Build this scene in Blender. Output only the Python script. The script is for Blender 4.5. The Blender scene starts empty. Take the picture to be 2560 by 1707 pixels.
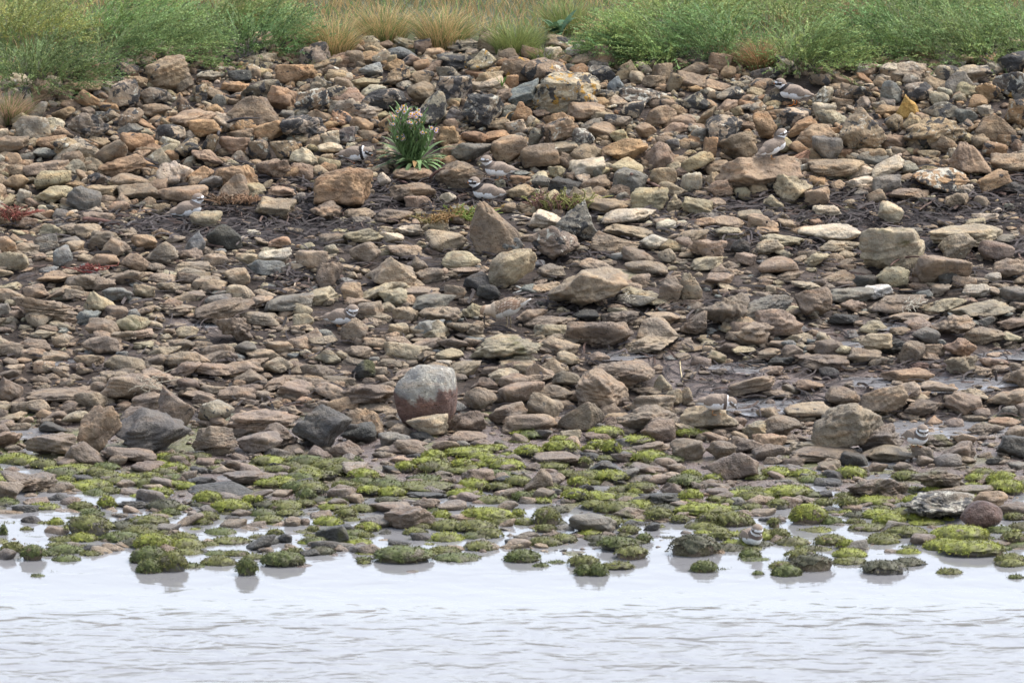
import bpy, math, numpy as np
from mathutils import Vector, Matrix
from mathutils.bvhtree import BVHTree
S = bpy.context.scene
C = S.collection
R = np.random.RandomState(7)

# ------------------------------------------------------------------ camera
PITCH = math.radians(10.5); DIST = 55.0; WID = 4.3
TY, TZ = 4.09, 0.247
CAM = np.array([0.0, TY - DIST * math.cos(PITCH), TZ + DIST * math.sin(PITCH)])
cd = bpy.data.cameras.new('camera'); cam = bpy.data.objects.new('camera', cd); C.objects.link(cam)
cam.location = CAM; cam.rotation_euler = (math.pi / 2 - PITCH, 0, 0)
cd.sensor_width = 36; cd.lens = 36 * DIST / WID; cd.clip_end = 2000; cd.clip_start = 1
cd.dof.use_dof = True; cd.dof.focus_distance = DIST + 1.2; cd.dof.aperture_fstop = 9.0
S.camera = cam
# ------------------------------------------------------------------ sky, sun, exposure
SUN_EL, SUN_AZ = 58, 65          # azimuth measured clockwise from +Y (away from the viewer)
W = bpy.data.worlds.new('World'); S.world = W; W.use_nodes = True
nt = W.node_tree; bg = nt.nodes['Background']
sk = nt.nodes.new('ShaderNodeTexSky'); sk.sky_type = 'NISHITA'; sk.sun_disc = False
sk.sun_elevation = math.radians(SUN_EL); sk.sun_rotation = math.radians(SUN_AZ)
sk.air_density = 1.0; sk.dust_density = 3.0; sk.ozone_density = 1.0
hsv = nt.nodes.new('ShaderNodeHueSaturation'); hsv.inputs['Saturation'].default_value = 0.52      # thin even cloud
nt.links.new(sk.outputs[0], hsv.inputs['Color']); nt.links.new(hsv.outputs[0], bg.inputs[0]); bg.inputs[1].default_value = 0.15
sl = bpy.data.lights.new('sun', 'SUN'); so = bpy.data.objects.new('sun', sl); C.objects.link(so)
sl.energy = 1.3; sl.angle = math.radians(28); sl.color = (1.0, 0.95, 0.88)
a, e = math.radians(SUN_AZ), math.radians(SUN_EL)
so.rotation_euler = (-Vector((math.sin(a) * math.cos(e), math.cos(a) * math.cos(e), math.sin(e)))).to_track_quat('-Z', 'Y').to_euler()
S.view_settings.view_transform = 'Standard'; S.view_settings.look = 'None'
S.view_settings.gamma = 1; S.view_settings.use_curve_mapping = False
S.view_settings.exposure = 1.5

# ------------------------------------------------------------------ helpers
def h2(ix, iy, s):
    n = (ix.astype(np.int64) * 374761393 + iy.astype(np.int64) * 668265263 + s * 974634777) & 0xffffffff
    n = ((n ^ (n >> 13)) * 1274126177) & 0xffffffff
    return ((n ^ (n >> 16)) & 0xffff) / 65535.0
def vn(x, y, s=0):
    x = np.asarray(x, float); y = np.asarray(y, float)
    ix, iy = np.floor(x), np.floor(y); fx, fy = x - ix, y - iy
    fx = fx * fx * (3 - 2 * fx); fy = fy * fy * (3 - 2 * fy)
    ix = ix.astype(np.int64); iy = iy.astype(np.int64)
    return ((h2(ix, iy, s) * (1 - fx) + h2(ix + 1, iy, s) * fx) * (1 - fy) + (h2(ix, iy + 1, s) * (1 - fx) + h2(ix + 1, iy + 1, s) * fx) * fy) * 2 - 1
def fb(x, y, s=0, o=3):
    r = 0; a = 1.0
    for k in range(o): r = r + a * vn(x * 2 ** k, y * 2 ** k, s + k * 17); a *= .5
    return r / 1.6
PY = [-60, -3, -.3, .22, 2.9, 3.3, 5.2, 5.65, 7.2, 7.8, 10, 60, 300]
PZ = [-3, -.3, -.075, -.024, .046, .09, .467, .517, .89, .95, 1.02, 2.0, 4.0]
def wz(y): return np.clip(.0155 * (np.asarray(y, float) - .15), 0, .05)
def H0(x, y):
    x = np.asarray(x, float); y = np.asarray(y, float)
    b = np.interp(y, PY, PZ)
    flat = np.clip((y + .6) / .6, 0, 1) * np.clip((3.4 - y) / .5, 0, 1)
    up = np.clip((y - 3.2) / .5, 0, 1)
    b = b + flat * (.019 * fb(x * 2.6, y * 1.7, 3) + .006 * vn(x * 13, y * 9, 9) + .010 * vn(x * .9 + 3, y * .8, 12) + .006 * fb(x * 7, y * 4, 66, 2) + .013 * np.clip((y - .2) / .6, 0, 1) - .003)
    b = b + up * (.03 * fb(x * 1.3, y * 1.3, 5) + .008 * vn(x * 9, y * 9, 8))
    return b
POOLS = []
def H(x, y):
    x = np.asarray(x, float); y = np.asarray(y, float); h = np.array(H0(x, y), float)
    if h.ndim == 0 and POOLS: return H(x[None], y[None])[0]
    full = h
    for (cx, cy, rx, ry, z0) in POOLS:
        near = (np.abs(x - cx) < rx * 1.8) & (np.abs(y - cy) < ry * 1.8)
        if near.any(): full[near] = pool_shape(x[near], y[near], full[near], cx, cy, rx, ry, z0)
    return full
def pool_shape(x, y, h, cx, cy, rx, ry, z0):
    if 1:
        an = np.arctan2((y - cy) / ry, (x - cx) / rx); t = np.sqrt(((x - cx) / rx) ** 2 + ((y - cy) / ry) ** 2) * (1 + .12 * np.sin(an * 3 + cx * 9) + .08 * np.sin(an * 7 + cy * 5))
        k = np.clip((t - .88) / .4, 0, 1); k = k * k * (3 - 2 * k)
        h = np.where(t < 1.4, (z0 - .006 + .006 * vn(x * 16, y * 9, 88) + .016 * np.exp(-((t - 1.02) / .1) ** 2)) * (1 - k) + h * k, h)
    return h
cp, sp_ = math.cos(PITCH), math.sin(PITCH)
def raydir(px, py):
    u = (np.asarray(px, float) - 1280) / 2560 * WID / DIST; v = -(np.asarray(py, float) - 853.5) / 2560 * WID / DIST
    d = np.stack([u, cp + v * sp_, -sp_ + v * cp], -1)
    return d
def hit(px, py, lift=0.0):
    d = raydir(px, py); t = np.full(np.shape(px), 56.0)
    for _ in range(13):
        p = CAM + d * t[..., None]; t = t + (p[..., 2] - H(p[..., 0], p[..., 1]) - lift) / (.15 - d[..., 2]) * .85
    return CAM + d * t[..., None]
def proj(p):
    q = np.asarray(p) - CAM; f = q[..., 1] * cp - q[..., 2] * sp_; v = q[..., 1] * sp_ + q[..., 2] * cp
    k = 2560 * DIST / WID
    return 1280 + q[..., 0] / f * k, 853.5 - v / f * k
MPP = WID / 2560
for (a, b, rw, rd) in [(q[0], q[1], q[2] * 1.1, q[3] * 1.5) for q in [(1860, 918, 75, .10), (1905, 1012, 110, .14), (2330, 958, 210, .13), (2255, 815, 85, .08), (1545, 885, 75, .09), (2390, 1072, 180, .15), (1197, 907, 45, .06), (2530, 885, 80, .09), (520, 812, 45, .05), (2150, 862, 70, .07), (150, 905, 60, .06), (60, 1085, 80, .09), (2110, 1085, 90, .10)]]:
    p = hit(np.array(float(a)), np.array(float(b))); POOLS.append((p[0], p[1], rw * MPP, rd, p[2]))
def mesh(name, V, F, attrs={}, smooth=True, mat=None):
    me = bpy.data.meshes.new(name); V = np.asarray(V, np.float32); F = np.asarray(F, np.int32)
    n = F.shape[1]
    me.vertices.add(len(V)); me.vertices.foreach_set('co', V.ravel())
    me.loops.add(F.size); me.loops.foreach_set('vertex_index', F.ravel())
    me.polygons.add(len(F)); me.polygons.foreach_set('loop_start', np.arange(0, F.size, n, dtype=np.int32))
    me.polygons.foreach_set('use_smooth', np.full(len(F), smooth))
    for k, v in attrs.items():
        v = np.asarray(v, np.float32)
        if v.ndim == 1: at = me.attributes.new(k, 'FLOAT', 'POINT'); at.data.foreach_set('value', v)
        else: at = me.attributes.new(k, 'FLOAT_VECTOR', 'POINT'); at.data.foreach_set('vector', v.ravel())
    me.update(calc_edges=True)
    if mat: me.materials.append(mat)
    return me
def link(name, me, parent=None, loc=(0, 0, 0), label=None, cat=None, group=None, kind=None):
    o = bpy.data.objects.new(name, me); C.objects.link(o); o.location = loc
    if parent: o.parent = parent
    if label: o['label'] = label
    if cat: o['category'] = cat
    if group: o['group'] = group
    if kind: o['kind'] = kind
    return o
def empty(name, loc, label, cat, group=None): return link(name, None, None, loc, label, cat, group)
class Acc:
    def __init__(s): s.V = []; s.F = []; s.A = {}; s.n = 0
    def add(s, V, F, **A):
        V = np.asarray(V, float); s.V.append(V); s.F.append(np.asarray(F) + s.n); s.n += len(V)
        for k, v in A.items():
            v = np.asarray(v, float); s.A.setdefault(k, []).append(v if (v.ndim and len(v) == len(V) and v.ndim == (2 if v.shape[-1] == 3 and v.ndim == 2 else 1)) else np.broadcast_to(v, (len(V),) + v.shape))
    def mesh(s, name, mat, smooth=True): return mesh(name, np.concatenate(s.V), np.concatenate(s.F), {k: np.concatenate(v) for k, v in s.A.items()}, smooth, mat)
def ico(n):
    t = (1 + 5 ** .5) / 2
    v = [(-1, t, 0), (1, t, 0), (-1, -t, 0), (1, -t, 0), (0, -1, t), (0, 1, t), (0, -1, -t), (0, 1, -t), (t, 0, -1), (t, 0, 1), (-t, 0, -1), (-t, 0, 1)]
    f = [(0, 11, 5), (0, 5, 1), (0, 1, 7), (0, 7, 10), (0, 10, 11), (1, 5, 9), (5, 11, 4), (11, 10, 2), (10, 7, 6), (7, 1, 8), (3, 9, 4), (3, 4, 2), (3, 2, 6), (3, 6, 8), (3, 8, 9), (4, 9, 5), (2, 4, 11), (6, 2, 10), (8, 6, 7), (9, 8, 1)]
    v = [np.array(p) / np.linalg.norm(p) for p in v]
    for _ in range(n):
        c = {}; g = []
        def mid(a, b):
            k = (min(a, b), max(a, b))
            if k not in c: m = v[a] + v[b]; v.append(m / np.linalg.norm(m)); c[k] = len(v) - 1
            return c[k]
        for a, b, d in f:
            ab, bd, da = mid(a, b), mid(b, d), mid(d, a); g += [(a, ab, da), (b, bd, ab), (d, da, bd), (ab, bd, da)]
        f = g
    return np.array(v), np.array(f)
ICO = {k: ico(k) for k in (1, 2, 3, 4)}

# ------------------------------------------------------------------ materials
def mat(name):
    m = bpy.data.materials.new(name); m.use_nodes = True; t = m.node_tree; b = t.nodes['Principled BSDF']; return m, t, b
def N(t, typ, **kw):
    n = t.nodes.new(typ)
    for k, v in kw.items(): setattr(n, k, v)
    return n
def setin(t, n, i, v):
    if hasattr(v, 'is_output') or isinstance(v, bpy.types.NodeSocket): t.links.new(v, n.inputs[i])
    else: n.inputs[i].default_value = v
def math_(t, op, a, b=0.0, clamp=False):
    n = N(t, 'ShaderNodeMath', operation=op, use_clamp=clamp); setin(t, n, 0, a); setin(t, n, 1, b); return n.outputs[0]
def mixc(t, f, a, b, blend='MIX'):
    n = N(t, 'ShaderNodeMix', data_type='RGBA', blend_type=blend); setin(t, n, 0, f); setin(t, n, 6, a); setin(t, n, 7, b); return n.outputs[2]
def noise(t, vec, scale, detail=3, rough=.55, dist=0.0):
    n = N(t, 'ShaderNodeTexNoise'); t.links.new(vec, n.inputs['Vector']); n.inputs['Scale'].default_value = scale
    n.inputs['Detail'].default_value = detail; n.inputs['Roughness'].default_value = rough; n.inputs['Distortion'].default_value = dist; return n.outputs[0]
def ramp(t, f, lo, hi, a=0.0, b=1.0):
    n = N(t, 'ShaderNodeMapRange', clamp=True, interpolation_type='SMOOTHSTEP'); setin(t, n, 0, f); setin(t, n, 1, lo); setin(t, n, 2, hi); setin(t, n, 3, a); setin(t, n, 4, b); return n.outputs[0]
def attr(t, name):
    n = N(t, 'ShaderNodeAttribute', attribute_name=name); return n
def bump(t, b, h, dist, strength=1.0, nrm=None):
    n = N(t, 'ShaderNodeBump'); n.inputs['Strength'].default_value = strength; n.inputs['Distance'].default_value = dist
    t.links.new(h, n.inputs['Height'])
    if nrm is not None: t.links.new(nrm, n.inputs['Normal'])
    if b is not None: t.links.new(n.outputs[0], b.inputs['Normal'])
    return n.outputs[0]

def stone_material():
    m, t, b = mat('shore_stone')
    tc = N(t, 'ShaderNodeTexCoord'); add = N(t, 'ShaderNodeVectorMath', operation='ADD')
    t.links.new(tc.outputs['Object'], add.inputs[0]); t.links.new(attr(t, 'rnd').outputs['Vector'], add.inputs[1]); v = add.outputs[0]
    col = attr(t, 'scol').outputs['Vector']; li = N(t, 'ShaderNodeSeparateXYZ'); t.links.new(attr(t, 'lich').outputs['Vector'], li.inputs[0])
    pr = N(t, 'ShaderNodeSeparateXYZ'); t.links.new(attr(t, 'prm').outputs['Vector'], pr.inputs[0])   # wet, green, pits
    n1 = noise(t, v, 9, 4, .6); n2 = noise(t, v, 38, 4, .65); n3 = noise(t, v, 150, 3, .7)
    c = mixc(t, ramp(t, n1, .35, .7), mixc(t, 1.0, col, (.74, .74, .78, 1), 'MULTIPLY'), mixc(t, 1.0, col, (1.22, 1.16, 1.08, 1), 'MULTIPLY'))
    c = mixc(t, ramp(t, n2, .3, .72, 0, .6), c, mixc(t, 1.0, c, (.6, .53, .47, 1), 'MULTIPLY'))
    mp = N(t, 'ShaderNodeMapping'); t.links.new(v, mp.inputs[0]); mp.inputs['Scale'].default_value = (.35, .35, 2.2); mp.inputs['Rotation'].default_value = (.3, .25, .1)
    nb = noise(t, mp.outputs[0], 22, 3, .6); c = mixc(t, ramp(t, nb, .5, .68, 0, .3), c, mixc(t, 1.0, c, (1.3, .95, .66, 1), 'MULTIPLY'))
    c = mixc(t, ramp(t, n3, .58, .75, 0, .55), c, mixc(t, 1.0, c, (1.45, 1.42, 1.35, 1), 'MULTIPLY'))
    vo = N(t, 'ShaderNodeTexVoronoi'); t.links.new(v, vo.inputs['Vector']); vo.inputs['Scale'].default_value = 75; pit = ramp(t, vo.outputs[0], .12, .34, 1, 0)
    pit = math_(t, 'MULTIPLY', pit, math_(t, 'MULTIPLY', pr.outputs[2], ramp(t, n2, .42, .6)))
    c = mixc(t, math_(t, 'MULTIPLY', pit, .6), c, (.05, .04, .03, 1))
    # lichens: pale crust, black patches, orange rosettes
    lw = noise(t, v, 26, 5, .68, .6); c = mixc(t, math_(t, 'MULTIPLY', ramp(t, math_(t, 'ADD', lw, math_(t, 'MULTIPLY', li.outputs[1], .33)), .66, .72), .85), c, (.50, .48, .40, 1))
    o2 = N(t, 'ShaderNodeVectorMath', operation='ADD'); t.links.new(v, o2.inputs[0]); o2.inputs[1].default_value = (7.7, 3.1, 5.3)
    lb = noise(t, o2.outputs[0], 17, 5, .62, .5); c = mixc(t, math_(t, 'MULTIPLY', ramp(t, math_(t, 'ADD', lb, math_(t, 'MULTIPLY', li.outputs[0], .30)), .655, .70), .93), c, (.035, .036, .038, 1))
    o3 = N(t, 'ShaderNodeVectorMath', operation='ADD'); t.links.new(v, o3.inputs[0]); o3.inputs[1].default_value = (1.7, 9.1, 2.3)
    lo = noise(t, o3.outputs[0], 22, 4, .6, .3); c = mixc(t, ramp(t, math_(t, 'ADD', lo, math_(t, 'MULTIPLY', li.outputs[2], .22)), .69, .73), c, (.36, .21, .05, 1))
    gr = ramp(t, math_(t, 'ADD', noise(t, v, 14, 4), math_(t, 'MULTIPLY', pr.outputs[1], .38)), .68, .88, 0, .7)
    c = mixc(t, gr, c, (.085, .085, .03, 1))
    c = mixc(t, math_(t, 'MULTIPLY', pr.outputs[0], .32), c, mixc(t, 1.0, c, (.55, .5, .47, 1), 'MULTIPLY'))
    t.links.new(c, b.inputs['Base Color'])
    t.links.new(math_(t, 'SUBTRACT', .88, math_(t, 'MULTIPLY', pr.outputs[0], .5)), b.inputs['Roughness']); b.inputs['Specular IOR Level'].default_value = .35
    hh = math_(t, 'ADD', math_(t, 'MULTIPLY', n2, 1.0), math_(t, 'MULTIPLY', n3, .35)); hh = math_(t, 'SUBTRACT', hh, math_(t, 'MULTIPLY', pit, .5))
    bump(t, b, hh, .020, 1.0)
    return m
M_STONE = stone_material()
def vcol_material(name, rough=.8, spec=.3, sub=0.0, nscale=60, namt=.35, bumpd=0.0, trans=0.0):
    m, t, b = mat(name); tc = N(t, 'ShaderNodeTexCoord'); col = attr(t, 'col').outputs['Vector']
    n = noise(t, tc.outputs['Object'], nscale, 3)
    c = mixc(t, ramp(t, n, .3, .7), mixc(t, 1.0, col, (1 - namt,) * 3 + (1,), 'MULTIPLY'), mixc(t, 1.0, col, (1 + namt,) * 3 + (1,), 'MULTIPLY'))
    t.links.new(c, b.inputs['Base Color']); b.inputs['Roughness'].default_value = rough; b.inputs['Specular IOR Level'].default_value = spec
    if bumpd: bump(t, b, n, bumpd)
    if trans:
        tr = N(t, 'ShaderNodeBsdfTranslucent'); t.links.new(c, tr.inputs[0]); mx = N(t, 'ShaderNodeMixShader'); mx.inputs[0].default_value = trans
        t.links.new(b.outputs[0], mx.inputs[1]); t.links.new(tr.outputs[0], mx.inputs[2]); t.links.new(mx.outputs[0], t.nodes['Material Output'].inputs[0])
    return m
M_LEAF = vcol_material('leaf', .65, .3, nscale=9, namt=.25, trans=.22)
M_GRASS = vcol_material('grass_blade', .7, .25, nscale=5, namt=.2, trans=.3)
M_MOSS = vcol_material('green_weed', .6, .3, nscale=45, namt=.45, trans=.12)
_t = M_MOSS.node_tree; _b = _t.nodes['Principled BSDF']; _tc = N(_t, 'ShaderNodeTexCoord'); _src = _b.inputs['Base Color'].links[0].from_socket
_c = mixc(_t, ramp(_t, noise(_t, _tc.outputs['Object'], 13, 4, .65), .44, .66, 0, .75), _src, (.085, .075, .05, 1)); _t.links.new(_c, _b.inputs['Base Color'])
M_WEED = vcol_material('rotting_weed', .75, .2, nscale=80, namt=.4)
M_WOOD = vcol_material('stalk', .8, .2, nscale=120, namt=.3)
M_FEATH = vcol_material('plumage', .85, .15, nscale=170, namt=.10, bumpd=.0015)
M_HORN = vcol_material('bill_and_leg', .5, .4, nscale=100, namt=.1)
M_EYE, _t, _b = mat('eye'); _b.inputs['Base Color'].default_value = (.01, .008, .006, 1); _b.inputs['Roughness'].default_value = .08

def ground_material():
    m, t, b = mat('shore_ground'); tc = N(t, 'ShaderNodeTexCoord'); v = tc.outputs['Object']
    col = attr(t, 'col').outputs['Vector']; wet = attr(t, 'wet').outputs['Fac']
    n = noise(t, v, 30, 5, .7); n2 = noise(t, v, 140, 3, .7)
    c = mixc(t, ramp(t, n, .3, .7), mixc(t, 1.0, col, (.6, .58, .6, 1), 'MULTIPLY'), mixc(t, 1.0, col, (1.3, 1.25, 1.2, 1), 'MULTIPLY'))
    c = mixc(t, ramp(t, n2, .55, .75, 0, .5), c, mixc(t, 1.0, c, (1.6, 1.5, 1.4, 1), 'MULTIPLY'))
    t.links.new(c, b.inputs['Base Color'])
    rg = math_(t, 'SUBTRACT', .9, math_(t, 'MULTIPLY', wet, .66)); t.links.new(rg, b.inputs['Roughness']); t.links.new(math_(t, 'ADD', .3, math_(t, 'MULTIPLY', wet, .5)), b.inputs['Specular IOR Level'])
    mp = N(t, 'ShaderNodeMapping'); t.links.new(v, mp.inputs[0]); mp.inputs['Scale'].default_value = (.7, 1.3, 1)
    hh = math_(t, 'ADD', noise(t, mp.outputs[0], 45, 4, .6), math_(t, 'MULTIPLY', n2, .3)); bump(t, b, hh, .022, 1.0)
    return m
M_GROUND = ground_material()
def water_material():
    m, t, b = mat('silty_water'); tc = N(t, 'ShaderNodeTexCoord'); v = tc.outputs['Object']
    b.inputs['Base Color'].default_value = (.165, .165, .172, 1); b.inputs['Roughness'].default_value = .05; b.inputs['IOR'].default_value = 1.36; b.inputs['Specular IOR Level'].default_value = .62
    wv = attr(t, 'chop').outputs['Fac']
    mp = N(t, 'ShaderNodeMapping'); t.links.new(v, mp.inputs[0]); mp.inputs['Scale'].default_value = (.8, 1, 1)
    a = noise(t, mp.outputs[0], 6.0, 2.5, .5, .4); mp2 = N(t, 'ShaderNodeMapping'); t.links.new(v, mp2.inputs[0]); mp2.inputs['Scale'].default_value = (.22, 1, 1); mp2.inputs['Rotation'].default_value = (0, 0, .12)
    c = noise(t, mp2.outputs[0], 20, 2, .5)
    hh = math_(t, 'MULTIPLY', math_(t, 'ADD', a, math_(t, 'MULTIPLY', c, .16)), wv)
    bump(t, b, hh, .052, 1.0)
    t.links.new(math_(t, 'ADD', .03, math_(t, 'MULTIPLY', wv, .42)), b.inputs['Roughness'])
    return m
M_WATER = water_material()

# ------------------------------------------------------------------ ground and water
def lin(c): return np.array(c, float)
def axis(lo, hi, step, far):
    mid = np.arange(lo, hi + step / 2, step); out = []; d = step * 2; x = lo
    while x > -far: x -= d; d *= 1.5; out.append(x)
    left = out[::-1]; out = []; d = step * 2; x = hi
    while x < far: x += d; d *= 1.5; out.append(x)
    return np.concatenate([left, mid, out])
def wrack_mask(px, py):
    g = lambda cx, cy, rx, ry: np.exp(-(((px - cx) / rx) ** 2 + ((py - cy) / ry) ** 2))
    m = g(700, 500, 230, 75) + g(690, 565, 150, 30) + g(1000, 520, 200, 28) + g(1150, 470, 160, 35) + g(2050, 520, 420, 55) + g(2400, 500, 300, 45) + g(2200, 620, 300, 25) + g(500, 560, 260, 30) + .6 * g(1350, 640, 250, 30) + .6 * g(750, 700, 220, 30) + g(1500, 760, 250, 20) * .6
    return np.clip(m * 1.15 + .25 * fb(px / 90, py / 45, 31), 0, 1)
def pool_mask(px, py):
    g = lambda cx, cy, rx, ry: np.exp(-(((px - cx) / rx) ** 2 + ((py - cy) / ry) ** 2))
    m = g(2350, 930, 260, 45) + g(1850, 950, 170, 45) + g(1960, 1010, 250, 30) + g(2250, 830, 250, 22) + g(1570, 880, 150, 25) + g(1200, 905, 70, 20) + g(2420, 1070, 200, 30) + .7 * g(520, 810, 150, 25) + .6 * g(80, 1080, 100, 25)+ .7 * g(160, 900, 150, 18)
    return np.clip(m * 1.1 + .3 * fb(px / 70, py / 30, 41), 0, 1)
gx = axis(-2.9, 2.9, .022, 150); gy = axis(-1.2, 9.5, .022, 250)
X, Y = np.meshgrid(gx, gy); Z = H(X, Y)
V = np.stack([X, Y, Z], -1).reshape(-1, 3); nx, ny = len(gx), len(gy)
I = np.arange(nx * ny).reshape(ny, nx); F = np.stack([I[:-1, :-1], I[:-1, 1:], I[1:, 1:], I[1:, :-1]], -1).reshape(-1, 4)
px, py = proj(V)
mud = lin((.13, .1, .09)); dark = lin((.020, .016, .017)); soil = lin((.05, .038, .03)); turf = lin((.06, .07, .03))
wm = wrack_mask(px, py)[:, None]; pm = pool_mask(px, py)[:, None]
col = np.where(V[:, 1:2] < 3.2, mud, soil * .8); col = col * (1 - wm) + dark * wm; col = col * (1 - pm) + mud * 1.1 * pm
tv = np.clip((V[:, 1:2] - 7.3) / .3, 0, 1); col = col * (1 - tv) + turf * tv
fl = (V[:, 1] < 3.3); gm = np.clip(fb(V[:, 0] * 6, V[:, 1] * 4, 77) * 2 + .1, 0, 1)[:, None] * fl[:, None]
col = col * (1 - .7 * gm) + lin((.13, .15, .035)) * .7 * gm
wet = np.clip(np.where(fl, 1.0, 0) + pm[:, 0] + .1 * wm[:, 0], 0, 1)
g = link('ground', mesh('ground', V, F, {'col': col, 'wet': wet}, True, M_GROUND), kind='structure', label='wet muddy shore and bank under the stones')
wx = axis(-2.9, 2.9, .1, 150); wy = np.concatenate([-np.geomspace(1, 400, 40)[::-1] - 1.5, np.arange(-2.4, 3.25, .05)])
X, Y = np.meshgrid(wx, wy); V = np.stack([X, Y, wz(Y)], -1).reshape(-1, 3); I = np.arange(X.size).reshape(X.shape)
F = np.stack([I[:-1, :-1], I[:-1, 1:], I[1:, 1:], I[1:, :-1]], -1).reshape(-1, 4)
chop = np.interp(V[:, 1], [-3.0, -1.6, -.6, -.15, 3], [.42, .40, .26, .07, .12])
link('water', mesh('water', V, F, {'chop': chop}, True, M_WATER), kind='structure', label='pale rippled water along the shore')

for i, (cx, cy, rx, ry, z0) in enumerate(POOLS):
    an = np.arange(48) * 2 * math.pi / 48; rr = 1.04 / (1 + .12 * np.sin(an * 3 + cx * 9) + .08 * np.sin(an * 7 + cy * 5)); V = [(0, 0, 0)]; F = []
    V = np.concatenate([[(0, 0, 0)]] + [np.stack([np.cos(an) * rx * rr * q, np.sin(an) * ry * rr * q, 0 * an], 1) for q in (.5, 1)])
    F = [(0, 1 + j, 1 + (j + 1) % 48) for j in range(48)] + [(1 + j, 49 + j, 49 + (j + 1) % 48) for j in range(48)] + [(1 + j, 49 + (j + 1) % 48, 1 + (j + 1) % 48) for j in range(48)]
    link('puddle', mesh('puddle', V, F, {'chop': np.full(len(V), .3)}, True, M_WATER), loc=(cx, cy, z0), kind='structure', label='shallow puddle lying between the stones of the bank')

# ------------------------------------------------------------------ stones traced from the place
PAN = {'A': (0, 0, 2.735), 'B': (850, 0, 2.735), 'C': (1700, 0, 2.735), 'D': (0, 560, 2.735), 'E': (850, 560, 2.735), 'F': (1700, 560, 2.735),
       'G': (0, 1050, 3.672), 'H': (640, 1050, 3.672), 'I': (1280, 1050, 3.672), 'J': (1920, 1050, 3.672), 'P': (0, 0, 1.0)}
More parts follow.
